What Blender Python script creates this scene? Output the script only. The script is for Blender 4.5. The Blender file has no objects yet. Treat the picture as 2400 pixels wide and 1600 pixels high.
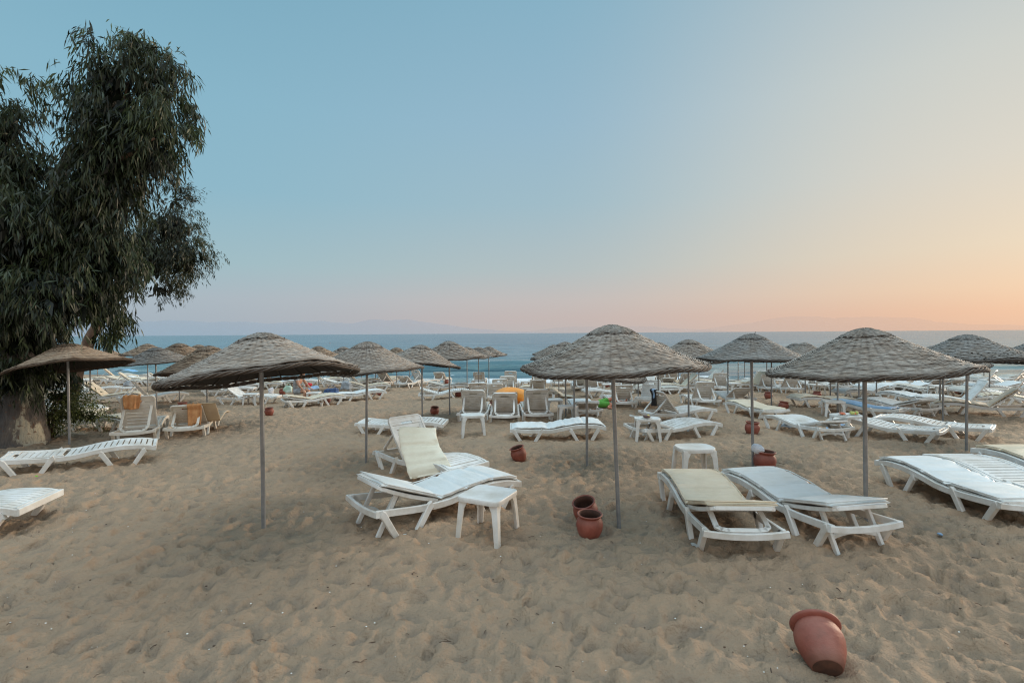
import bpy, bmesh, math, random
import numpy as np
from mathutils import Vector, Matrix, Euler

random.seed(11)
rng = np.random.default_rng(7)
SC = bpy.context.scene
COL = SC.collection
PI = math.pi
R = math.radians

# ------------------------------------------------------------------ camera
CAM_H = 2.1
cam_d = bpy.data.cameras.new("camera")
cam_d.lens = 18.0
cam_d.sensor_width = 36.0
cam_d.clip_start = 0.05
cam_d.clip_end = 60000.0
cam = bpy.data.objects.new("camera", cam_d)
COL.objects.link(cam)
PITCH, ROLL = math.atan(19.0 / 1200.0), R(-0.38)
CAM_M = Matrix.Rotation(PI / 2 - PITCH, 4, 'X') @ Matrix.Rotation(ROLL, 4, 'Z')
cam.matrix_world = Matrix.Translation((0, 0, CAM_H)) @ CAM_M
SC.camera = cam

# ------------------------------------------------------------------ terrain shape
def y_eff(x, y):
    l = 0.33 * 0.5 * (np.sqrt((x + 3) ** 2 + 16) - (x + 3))
    r = 0.12 * 0.5 * (np.sqrt(x * x + 16) + x)
    return y * 30.0 / (30.0 + l + r)

def ground(x, y):
    ye = y_eff(x, y)
    t = np.maximum(0.0, ye - 6.0)
    z = -0.04 * t * t / (t + 4.0)
    z = z - np.maximum(0.0, ye - 29.0) * 0.07
    return z + 0.055 * fbm(x * 0.55, y * 0.55, 31, 2) * np.clip((31 - ye) / 6, 0, 1)

SEA_Z = -0.875

def gz(x, y):
    return float(ground(np.array([x], float), np.array([y], float))[0])

def at(px, py, h=0.0):
    """where the line of sight through a spot of the photograph meets the beach (h metres above it)"""
    d = (CAM_M.to_3x3() @ Vector(((px - 1200) / 1200.0, (800 - py) / 1200.0, -1.0)))
    t = 3.0
    for _ in range(60):
        x, y = d.x * t, d.y * t
        t = 0.5 * t + 0.5 * (CAM_H - gz(x, y) - h) / max(1e-4, -d.z)
        t = min(t, 80.0)
    return Vector((d.x * t, d.y * t, gz(d.x * t, d.y * t)))

# ------------------------------------------------------------------ noise (numpy)
def _hash(ix, iy, seed):
    n = (ix.astype(np.int64) * 374761393 + iy.astype(np.int64) * 668265263 + seed * 982451653) & 0x7fffffff
    n = ((n ^ (n >> 13)) * 1274126177) & 0x7fffffff
    n = (n ^ (n >> 16)) & 0xffffff
    return n / float(0xffffff)

def vnoise(x, y, seed=0):
    ix, iy = np.floor(x), np.floor(y)
    fx, fy = x - ix, y - iy
    fx = fx * fx * fx * (fx * (fx * 6 - 15) + 10)
    fy = fy * fy * fy * (fy * (fy * 6 - 15) + 10)
    a = _hash(ix, iy, seed); b = _hash(ix + 1, iy, seed)
    c = _hash(ix, iy + 1, seed); d = _hash(ix + 1, iy + 1, seed)
    return (a * (1 - fx) + b * fx) * (1 - fy) + (c * (1 - fx) + d * fx) * fy

def fbm(x, y, seed=0, octv=3):
    s, a, t = 0.0, 1.0, 0.0
    for k in range(octv):
        s = s + a * (vnoise(x * 2 ** k + 17.3 * k, y * 2 ** k - 9.1 * k, seed + k) - 0.5)
        t += a; a *= 0.5
    return s / t * 2

def pits(x, y, cell, seed):
    ix, iy = np.floor(x / cell), np.floor(y / cell)
    h = np.zeros_like(x)
    for dx in (-1, 0, 1):
        for dy in (-1, 0, 1):
            cx, cy = ix + dx, iy + dy
            px = (cx + _hash(cx, cy, seed)) * cell
            py = (cy + _hash(cx, cy, seed + 1)) * cell
            dep = np.clip(_hash(cx, cy, seed + 2) * 1.5 - 0.35, 0, 1)
            ang = _hash(cx, cy, seed + 3) * PI
            rr = cell * (0.30 + 0.22 * _hash(cx, cy, seed + 4))
            ex = (x - px) * np.cos(ang) + (y - py) * np.sin(ang)
            ey = -(x - px) * np.sin(ang) + (y - py) * np.cos(ang)
            q = np.sqrt((ex / 1.45) ** 2 + (ey / 0.8) ** 2) / rr
            h += dep * (-np.exp(-(q * 1.15) ** 4) + 0.42 * np.exp(-((q - 1.3) / 0.34) ** 2))
    return h

# ------------------------------------------------------------------ materials
def srgb(r, g, b):
    f = lambda c: (c / 255 / 12.92) if c / 255 <= 0.04045 else ((c / 255 + 0.055) / 1.055) ** 2.4
    return (f(r), f(g), f(b))

class N:
    """small node-tree helper"""
    def __init__(self, name):
        self.m = bpy.data.materials.new(name); self.m.use_nodes = True
        self.t = self.m.node_tree
        self.b = self.t.nodes["Principled BSDF"]
        self.out = self.t.nodes["Material Output"]
    def n(self, typ, **kw):
        nd = self.t.nodes.new(typ)
        for k, v in kw.items():
            if k.startswith("i_"): nd.inputs[k[2:].replace("_", " ")].default_value = v
            else: setattr(nd, k, v)
        return nd
    def l(self, a, b): self.t.links.new(a, b)
    def noise(self, vec, scale, detail=3.0, rough=0.55):
        nd = self.n("ShaderNodeTexNoise"); nd.inputs["Scale"].default_value = scale
        nd.inputs["Detail"].default_value = detail; nd.inputs["Roughness"].default_value = rough
        if vec is not None: self.l(vec, nd.inputs["Vector"])
        return nd.outputs["Fac"]
    def ramp(self, fac, stops):
        nd = self.n("ShaderNodeValToRGB"); e = nd.color_ramp.elements
        while len(e) < len(stops): e.new(0.5)
        for el, (p, c) in zip(e, stops):
            el.position = p; el.color = (*c, 1) if len(c) == 3 else c
        self.l(fac, nd.inputs["Fac"]); return nd.outputs["Color"]
    def mix(self, fac, a, b, mode='MIX'):
        nd = self.n("ShaderNodeMix", data_type='RGBA', blend_type=mode)
        for s, v in ((nd.inputs[0], fac), (nd.inputs[6], a), (nd.inputs[7], b)):
            if hasattr(v, "links"): self.l(v, s)
            else: s.default_value = v if isinstance(v, float) else ((*v, 1) if len(v) == 3 else v)
        return nd.outputs[2]
    def math(self, op, a, b=0.0, c=0.0):
        nd = self.n("ShaderNodeMath", operation=op)
        for s, v in zip(nd.inputs, (a, b, c)):
            if hasattr(v, "links"): self.l(v, s)
            else: s.default_value = v
        return nd.outputs[0]
    def attr(self, name):
        return self.n("ShaderNodeAttribute", attribute_name=name).outputs["Fac"]
    def bump(self, h, strength, dist):
        nd = self.n("ShaderNodeBump"); nd.inputs["Strength"].default_value = strength
        nd.inputs["Distance"].default_value = dist; self.l(h, nd.inputs["Height"])
        self.l(nd.outputs["Normal"], self.b.inputs["Normal"]); return nd
    def obj(self):
        return self.n("ShaderNodeTexCoord").outputs["Object"]
    def col(self, c):
        s = self.b.inputs["Base Color"]
        if hasattr(c, "links"): self.l(c, s)
        else: s.default_value = (*c, 1)
    def set(self, **kw):
        for k, v in kw.items(): self.b.inputs[k.replace("_", " ")].default_value = v

def mat_simple(name, c1, c2, scale=6.0, rough=0.6, bump=0.0, detail=4.0, metal=0.0, bscale=None):
    k = N(name); v = k.obj()
    f = k.noise(v, scale, detail)
    k.col(k.ramp(f, [(0.32, c1), (0.68, c2)]))
    k.set(Roughness=rough, Metallic=metal)
    if bump: k.bump(k.noise(v, bscale or scale * 5, 4.0), bump, 0.01)
    return k.m

M = {}
def plastic(name, base, dirt, amt):
    k = N(name); v = k.obj()
    rnd = k.n("ShaderNodeObjectInfo").outputs["Random"]
    vv = k.n("ShaderNodeVectorMath", operation='ADD'); k.l(v, vv.inputs[0])
    cx = k.n("ShaderNodeCombineXYZ"); k.l(k.math('MULTIPLY', rnd, 37.0), cx.inputs[0]); k.l(cx.outputs[0], vv.inputs[1])
    f1 = k.noise(vv.outputs[0], 3.2, 5.0, 0.65)
    f2 = k.noise(vv.outputs[0], 26.0, 3.0, 0.6)
    m1 = k.ramp(f1, [(0.38, (0, 0, 0)), (0.78, (amt, amt, amt))])
    c = k.mix(m1, base, dirt)
    sp = k.ramp(f2, [(0.70, (0, 0, 0)), (0.80, (0.30, 0.30, 0.30))])
    c = k.mix(sp, c, (0.30, 0.25, 0.19))
    k.col(c); k.set(Roughness=0.42)
    k.bump(f2, 0.08, 0.004)
    return k.m
M['plastic'] = plastic("white_plastic", (0.80, 0.80, 0.78), (0.50, 0.45, 0.37), 0.9)
M['plastic_cream'] = plastic("beige_plastic", (0.79, 0.75, 0.67), (0.56, 0.49, 0.40), 0.7)  # warmer, beige version of the white plastic

def vinyl(name, base, stain, amt):
    k = N(name); v = k.obj()
    rnd = k.n("ShaderNodeObjectInfo").outputs["Random"]
    vv = k.n("ShaderNodeVectorMath", operation='ADD'); k.l(v, vv.inputs[0])
    cx = k.n("ShaderNodeCombineXYZ"); k.l(k.math('MULTIPLY', rnd, 51.0), cx.inputs[1]); k.l(cx.outputs[0], vv.inputs[1])
    f = k.noise(vv.outputs[0], 3.0, 6.0, 0.65)
    c = k.mix(k.ramp(f, [(0.40, (0, 0, 0)), (0.80, (amt, amt, amt))]), base, stain)
    f2 = k.noise(vv.outputs[0], 17.0, 4.0, 0.7)
    c = k.mix(k.ramp(f2, [(0.66, (0, 0, 0)), (0.80, (0.35, 0.35, 0.35))]), c, (0.22, 0.17, 0.12))
    k.col(c); k.set(Roughness=0.38)
    mp = k.n("ShaderNodeMapping"); mp.inputs["Scale"].default_value = (1.2, 4.0, 2.0)
    mp.inputs["Rotation"].default_value = (0, 0, 0.5)
    k.l(vv.outputs[0], mp.inputs["Vector"])
    w = k.noise(mp.outputs[0], 2.6, 5.0, 0.6)
    k.bump(w, 0.55, 0.03)
    return k.m
M['white'] = vinyl("white_vinyl", (0.79, 0.81, 0.80), (0.60, 0.56, 0.48), 0.5)
M['cream'] = vinyl("cream_vinyl", (0.75, 0.645, 0.49), (0.56, 0.44, 0.29), 0.8)
M['pale'] = vinyl('pale_cream_vinyl', (0.86, 0.78, 0.62), (0.66, 0.56, 0.40), 0.6)
M['tan'] = vinyl("tan_vinyl", (0.66, 0.53, 0.37), (0.52, 0.39, 0.25), 0.7)
M['grey'] = vinyl("grey_vinyl", (0.58, 0.55, 0.48), (0.46, 0.42, 0.35), 0.7)
M['towelblue'] = vinyl("blue_towelling", (0.25, 0.50, 0.72), (0.10, 0.28, 0.60), 1.0)

M['pole'] = mat_simple("galvanised_pole", (0.20, 0.21, 0.215), (0.30, 0.305, 0.31), 9.0, 0.45, 0.1, metal=0.35)
M['lemon'] = mat_simple("fruit_yellow", (0.75, 0.55, 0.08), (0.85, 0.70, 0.20), 9, 0.4)
M['grape'] = mat_simple("fruit_green", (0.42, 0.44, 0.10), (0.58, 0.55, 0.18), 9, 0.35)
M['melon'] = mat_simple("fruit_red", (0.60, 0.10, 0.05), (0.75, 0.28, 0.12), 9, 0.4)
M['food'] = mat_simple("dark_food", (0.05, 0.02, 0.015), (0.14, 0.06, 0.04), 40, 0.5, 0.5)
M['china'] = mat_simple("white_china", (0.78, 0.78, 0.76), (0.82, 0.82, 0.80), 3, 0.25)
M['orange_cloth'] = mat_simple("orange_towelling", (0.55, 0.25, 0.10), (0.70, 0.36, 0.16), 12, 0.95, 0.6, bscale=220)
M['black_cloth'] = mat_simple("black_neoprene", (0.008, 0.009, 0.012), (0.018, 0.018, 0.022), 12, 0.6, 0.2)
M['blue_cloth'] = mat_simple("pale_blue_cloth", (0.22, 0.36, 0.55), (0.36, 0.50, 0.66), 8, 0.9, 0.3)
M['navy_cloth'] = mat_simple("navy_cloth", (0.015, 0.025, 0.08), (0.10, 0.18, 0.34), 7, 0.9, 0.3)
M['red_cloth'] = mat_simple("red_cloth", (0.50, 0.02, 0.03), (0.62, 0.05, 0.06), 7, 0.9, 0.3)
M['grey_cloth'] = mat_simple("grey_cloth", (0.20, 0.21, 0.22), (0.40, 0.43, 0.46), 7, 0.9, 0.3)
M['green_cloth'] = mat_simple("green_cloth", (0.09, 0.32, 0.045), (0.13, 0.40, 0.065), 7, 0.85, 0.2)
M['mint_cloth'] = mat_simple("mint_plastic", (0.30, 0.52, 0.34), (0.66, 0.74, 0.70), 5, 0.5, 0.2)
M['orange_pvc'] = mat_simple("orange_pvc", (0.80, 0.30, 0.03), (0.88, 0.37, 0.06), 3, 0.35)
M['white_pvc'] = mat_simple("white_pvc", (0.75, 0.72, 0.66), (0.8, 0.78, 0.72), 3, 0.4)
M['skin'] = mat_simple("sunburnt_skin", (0.55, 0.20, 0.12), (0.62, 0.26, 0.16), 7, 0.5)
M['skin2'] = mat_simple("tanned_skin", (0.42, 0.22, 0.14), (0.50, 0.27, 0.18), 7, 0.5)
M['hair'] = mat_simple("dark_hair", (0.012, 0.009, 0.007), (0.03, 0.022, 0.016), 40, 0.5)
M['lime'] = mat_simple("lime_plastic", (0.20, 0.62, 0.05), (0.25, 0.70, 0.08), 4, 0.4)
M['paper'] = mat_simple("crumpled_paper", (0.60, 0.62, 0.68), (0.80, 0.80, 0.82), 15, 0.8, 0.5)

def terracotta():
    k = N("terracotta"); v = k.obj()
    f = k.noise(v, 7.0, 6.0, 0.6)
    c = k.ramp(f, [(0.25, (0.17, 0.046, 0.030)), (0.5, (0.27, 0.070, 0.046)), (0.78, (0.35, 0.115, 0.080))])
    f2 = k.noise(v, 2.4, 3.0)
    c = k.mix(k.ramp(f2, [(0.5, (0, 0, 0)), (0.8, (0.5, 0.5, 0.5))]), c, (0.33, 0.15, 0.115))
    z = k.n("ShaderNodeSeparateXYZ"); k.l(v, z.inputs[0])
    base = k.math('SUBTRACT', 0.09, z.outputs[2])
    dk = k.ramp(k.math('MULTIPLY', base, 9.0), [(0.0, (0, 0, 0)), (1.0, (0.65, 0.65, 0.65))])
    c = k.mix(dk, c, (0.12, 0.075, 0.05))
    du = k.n('ShaderNodeNewGeometry').outputs['Normal']; sz = k.n('ShaderNodeSeparateXYZ'); k.l(du, sz.inputs[0])
    dust = k.math('MULTIPLY', k.math('MAXIMUM', sz.outputs[2], 0.0), k.math('MULTIPLY', k.noise(v, 11.0, 5.0, 0.7), 0.42))
    c = k.mix(dust, c, (0.36, 0.22, 0.16))
    k.col(c); k.set(Roughness=0.6)
    k.bump(k.noise(v, 45.0, 5.0), 0.45, 0.006)
    return k.m
M['pot'] = terracotta()
M['pot_in'] = mat_simple("dark_pot_clay", (0.05, 0.025, 0.018), (0.12, 0.05, 0.03), 10, 0.9)  # darker brown for the inside and bottom of the pots

def wicker(name, tone):
    k = N(name); v = k.obj()
    t = k.attr("tint")
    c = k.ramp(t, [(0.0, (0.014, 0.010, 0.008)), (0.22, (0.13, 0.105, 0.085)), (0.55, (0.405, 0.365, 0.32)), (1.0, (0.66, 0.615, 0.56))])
    f = k.noise(v, 5.0, 4.0)
    c = k.mix(k.ramp(f, [(0.40, (0, 0, 0)), (0.75, (0.75, 0.75, 0.75))]), c, k.mix(1.0, c, (0.74, 0.60, 0.48), 'MULTIPLY'))
    mp = k.n("ShaderNodeMapping"); mp.inputs["Scale"].default_value = (1, 1, 3)
    k.l(v, mp.inputs["Vector"])
    f3 = k.noise(mp.outputs[0], 45.0, 2.0)
    c = k.mix(0.55, c, k.ramp(f3, [(0.3, (0.45, 0.45, 0.45)), (0.7, (1.15, 1.15, 1.15))]), 'MULTIPLY')
    c = k.mix(1.0, c, tone, 'MULTIPLY')
    k.col(c); k.set(Roughness=0.8)
    k.bump(f3, 0.4, 0.01)
    return k.m
M['wicker'] = wicker("weathered_wicker", (1.0, 1.0, 1.0))
M['wicker_warm'] = wicker("brown_wicker", (1.00, 0.85, 0.70))
M['wicker_grey'] = wicker("grey_wicker", (0.80, 0.86, 0.92))

def sand_mat():
    k = N("beach_sand"); v = k.obj()
    f1 = k.noise(v, 0.35, 4.0)
    f2 = k.noise(v, 3.0, 5.0, 0.6)
    c = k.ramp(f1, [(0.3, (0.362, 0.252, 0.166)), (0.7, (0.415, 0.294, 0.197))])
    c = k.mix(k.ramp(f2, [(0.35, (0.0, 0.0, 0.0)), (0.8, (0.55, 0.55, 0.55))]), c, (0.30, 0.228, 0.165))
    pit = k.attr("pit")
    c = k.mix(k.ramp(pit, [(0.1, (0, 0, 0)), (0.9, (0.50, 0.50, 0.50))]), c, (0.225, 0.18, 0.142))  # shade of the hollows painted in as a darker sand colour
    g = k.noise(v, 420.0, 2.0, 0.7)
    c = k.mix(0.5, c, k.ramp(g, [(0.3, (0.72, 0.72, 0.72)), (0.7, (1.22, 1.22, 1.22))]), 'MULTIPLY')
    vo = k.n("ShaderNodeTexVoronoi"); vo.inputs["Scale"].default_value = 21.0; k.l(v, vo.inputs["Vector"])
    sp = k.ramp(vo.outputs["Distance"], [(0.05, (0.8, 0.8, 0.8)), (0.09, (0, 0, 0))])
    pick = k.ramp(k.noise(v, 9.0, 1.0), [(0.60, (0, 0, 0)), (0.63, (1, 1, 1))])
    spm = k.mix(1.0, sp, pick, 'MULTIPLY')
    c = k.mix(spm, c, (0.09, 0.065, 0.05))
    vignette_f = k.attr("damp")
    c = k.mix(k.math('MULTIPLY', vignette_f, k.math('ADD', 0.55, k.math('MULTIPLY', f2, 0.7))), c, k.mix(1.0, c, (0.84, 0.85, 0.86), 'MULTIPLY'))  # vignette painted in: sand colour darkens towards the camera
    wet = k.attr("wet")
    c = k.mix(k.ramp(wet, [(0.0, (0, 0, 0)), (1.0, (0.8, 0.8, 0.8))]), c, (0.15, 0.095, 0.058))
    k.col(c)
    rr = k.ramp(wet, [(0.0, (0.95, 0.95, 0.95)), (1.0, (0.35, 0.35, 0.35))])
    k.l(rr, k.b.inputs["Roughness"])
    k.set(**{"Specular_IOR_Level": 0.25})
    vb = k.n("ShaderNodeTexVoronoi", feature='SMOOTH_F1'); vb.inputs["Scale"].default_value = 6.5; vb.inputs["Smoothness"].default_value = 0.6
    dv = k.n("ShaderNodeMix", data_type='VECTOR'); nz = k.n("ShaderNodeTexNoise"); nz.inputs["Scale"].default_value = 4.0; k.l(v, nz.inputs["Vector"])
    dv.inputs[0].default_value = 0.12; k.l(v, dv.inputs[4]); k.l(nz.outputs["Color"], dv.inputs[5]); k.l(dv.outputs[1], vb.inputs["Vector"])
    b = k.math('ADD', k.math('MULTIPLY', k.noise(v, 7.5, 4.0, 0.6), 0.9), k.math('MULTIPLY', g, 0.02))
    b = k.math('ADD', b, k.math('MULTIPLY', vb.outputs["Distance"], 0.55))
    k.bump(b, 0.9, 0.085)
    return k.m
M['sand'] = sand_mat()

def sea_mat():
    k = N("sea_water")
    geo = k.n("ShaderNodeTexCoord").outputs["Object"]
    mp = k.n("ShaderNodeMapping"); mp.inputs["Scale"].default_value = (0.35, 1.0, 1.0); k.l(geo, mp.inputs["Vector"])
    w1 = k.noise(mp.outputs[0], 0.55, 5.0, 0.62)
    w2 = k.noise(mp.outputs[0], 0.09, 3.0, 0.5)
    dp = k.attr("deep")
    deep = k.ramp(dp, [(0.0, (0.18, 0.25, 0.235)), (0.2, (0.125, 0.22, 0.225)), (0.5, (0.080, 0.195, 0.25)), (1.0, (0.080, 0.165, 0.230))])
    deep = k.mix(k.ramp(w1, [(0.50, (0, 0, 0)), (0.66, (0.85, 0.85, 0.85))]), deep, (0.020, 0.075, 0.105))
    w3 = k.noise(mp.outputs[0], 0.16, 4.0, 0.6)
    deep = k.mix(k.ramp(w3, [(0.52, (0, 0, 0)), (0.62, (0.6, 0.6, 0.6))]), deep, (0.025, 0.085, 0.12))
    deep = k.mix(k.ramp(w3, [(0.30, (0.45, 0.45, 0.45)), (0.42, (0, 0, 0))]), deep, (0.20, 0.30, 0.34))
    mpd = k.n("ShaderNodeMapping"); mpd.inputs["Scale"].default_value = (0.10, 0.8, 1.0); k.l(geo, mpd.inputs["Vector"])
    wd = k.noise(mpd.outputs[0], 0.9, 3.0, 0.6)
    deep = k.mix(k.ramp(wd, [(0.58, (0, 0, 0)), (0.63, (0.85, 0.85, 0.85))]), deep, (0.022, 0.066, 0.085))
    deep = k.mix(k.ramp(wd, [(0.34, (0.6, 0.6, 0.6)), (0.40, (0, 0, 0))]), deep, (0.24, 0.33, 0.36))
    mpe = k.n("ShaderNodeMapping"); mpe.inputs["Scale"].default_value = (0.012, 0.11, 1.0); k.l(geo, mpe.inputs["Vector"])
    we = k.noise(mpe.outputs[0], 0.9, 4.0, 0.65)
    deep = k.mix(k.ramp(we, [(0.54, (0, 0, 0)), (0.62, (0.55, 0.55, 0.55))]), deep, (0.028, 0.085, 0.13))
    foam = k.attr("foam")
    mpf = k.n("ShaderNodeMapping"); mpf.inputs["Scale"].default_value = (0.5, 1.4, 1.0); k.l(geo, mpf.inputs["Vector"])
    fn = k.noise(mpf.outputs[0], 2.6, 6.0, 0.7)
    fm = k.math('MULTIPLY', foam, 1.0)
    fa = k.math('ADD', fm, k.math('MULTIPLY', k.math('SUBTRACT', fn, 0.5), 1.7))
    mask = k.ramp(fa, [(0.48, (0, 0, 0)), (0.58, (1, 1, 1))])
    mask = k.mix(1.0, mask, k.ramp(foam, [(0.02, (0, 0, 0)), (0.22, (1, 1, 1))]), 'MULTIPLY')
    k.col(k.mix(mask, deep, (0.72, 0.76, 0.78)))
    rg = k.mix(mask, (0.22, 0.22, 0.22), (0.85, 0.85, 0.85))
    k.l(rg, k.b.inputs["Roughness"])
    k.set(IOR=1.33); k.set(**{"Specular_IOR_Level": 0.5})
    h = k.math('ADD', k.math('MULTIPLY', w1, 0.55), k.math('MULTIPLY', w2, 1.2))
    k.bump(h, 0.75, 1.0)
    return k.m
M['sea'] = sea_mat()

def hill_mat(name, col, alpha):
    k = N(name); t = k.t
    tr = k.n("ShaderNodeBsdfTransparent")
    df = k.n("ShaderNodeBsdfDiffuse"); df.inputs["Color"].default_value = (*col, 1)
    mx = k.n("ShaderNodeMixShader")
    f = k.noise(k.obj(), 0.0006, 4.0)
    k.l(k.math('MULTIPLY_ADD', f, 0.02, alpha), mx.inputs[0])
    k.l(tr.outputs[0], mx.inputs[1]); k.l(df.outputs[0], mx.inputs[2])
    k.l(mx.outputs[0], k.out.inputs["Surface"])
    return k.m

def leaf_mat(name, dark, light):
    k = N(name)
    t = k.attr("tint")
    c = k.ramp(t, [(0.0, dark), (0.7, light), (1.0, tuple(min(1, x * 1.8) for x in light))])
    k.col(c); k.set(Roughness=0.5)
    tl = k.n("ShaderNodeBsdfTranslucent"); k.l(c, tl.inputs["Color"])
    mx = k.n("ShaderNodeMixShader"); mx.inputs[0].default_value = 0.22
    k.l(k.b.outputs[0], mx.inputs[1]); k.l(tl.outputs[0], mx.inputs[2])
    k.l(mx.outputs[0], k.out.inputs["Surface"])
    return k.m
M['leaf'] = leaf_mat("eucalyptus_leaf", (0.006, 0.011, 0.005), (0.046, 0.068, 0.025))
M['leaf2'] = leaf_mat("fine_leaf", (0.010, 0.015, 0.007), (0.046, 0.058, 0.022))
M['leaf3'] = leaf_mat("shrub_leaf", (0.030, 0.045, 0.010), (0.115, 0.135, 0.032))

def bark():
    k = N("eucalyptus_bark"); v = k.obj()
    mp = k.n("ShaderNodeMapping"); mp.inputs["Scale"].default_value = (1, 1, 0.35); k.l(v, mp.inputs["Vector"])
    f = k.noise(mp.outputs[0], 3.2, 6.0, 0.6)
    sx = k.n('ShaderNodeSeparateXYZ'); k.l(v, sx.inputs[0])
    f = k.math('ADD', f, k.math('MULTIPLY', k.math('SUBTRACT', k.math('SUBTRACT', k.math('MULTIPLY', k.math('MINIMUM', sx.outputs[0], 0.45), 1.5), 0.28), k.math('MULTIPLY', sx.outputs[2], 0.22)), 0.24))
    c = k.ramp(f, [(0.25, (0.032, 0.031, 0.032)), (0.48, (0.095, 0.084, 0.078)), (0.57, (0.145, 0.120, 0.100)), (0.61, (0.40, 0.37, 0.29)), (0.8, (0.46, 0.42, 0.33))])
    c = k.mix(k.ramp(k.noise(v, 14.0, 3.0), [(0.6, (0, 0, 0)), (0.68, (0.8, 0.8, 0.8))]), c, (0.12, 0.06, 0.035))
    k.col(c); k.set(Roughness=0.9)
    k.bump(k.noise(mp.outputs[0], 9.0, 6.0), 1.0, 0.10)
    return k.m
M['bark'] = bark()
M['bark2'] = mat_simple("brown_bark", (0.07, 0.045, 0.032), (0.17, 0.11, 0.075), 6, 0.9, 0.6)

# ------------------------------------------------------------------ object helpers
def link(name, me, mat, parent=None, loc=None, smooth=False):
    o = bpy.data.objects.new(name, me)
    COL.objects.link(o)
    if mat is not None and len(me.materials) == 0:
        for m in (mat if isinstance(mat, (list, tuple)) else [mat]): me.materials.append(m)
    if parent: o.parent = parent
    if loc is not None: o.location = loc
    return o

def npmesh(name, v, f, smooth=True, attrs=None):
    """mesh from numpy arrays: v (n,3), f (m,4) quads or (m,3) triangles"""
    v = np.asarray(v, dtype=np.float32); f = np.asarray(f, dtype=np.int32)
    me = bpy.data.meshes.new(name)
    k = f.shape[1]
    me.vertices.add(len(v)); me.vertices.foreach_set("co", v.ravel())
    me.loops.add(f.size); me.loops.foreach_set("vertex_index", f.ravel())
    me.polygons.add(len(f))
    me.polygons.foreach_set("loop_start", np.arange(0, f.size, k, dtype=np.int32))
    me.polygons.foreach_set("loop_total", np.full(len(f), k, dtype=np.int32))
    me.polygons.foreach_set("use_smooth", np.full(len(f), smooth, dtype=bool))
    for an, av in (attrs or {}).items():
        a = me.attributes.new(an, 'FLOAT', 'POINT'); a.data.foreach_set("value", np.asarray(av, dtype=np.float32))
    me.update(calc_edges=True)
    me.validate()
    return me

def grid_faces(nr, nc, wrap=False):
    i = np.arange(nr - 1)[:, None]; j = np.arange(nc if wrap else nc - 1)[None, :]
    j2 = (j + 1) % nc
    a = i * nc + j; b = i * nc + j2; c = (i + 1) * nc + j2; d = (i + 1) * nc + j
    return np.stack([a, b, c, d], -1).reshape(-1, 4)

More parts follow.
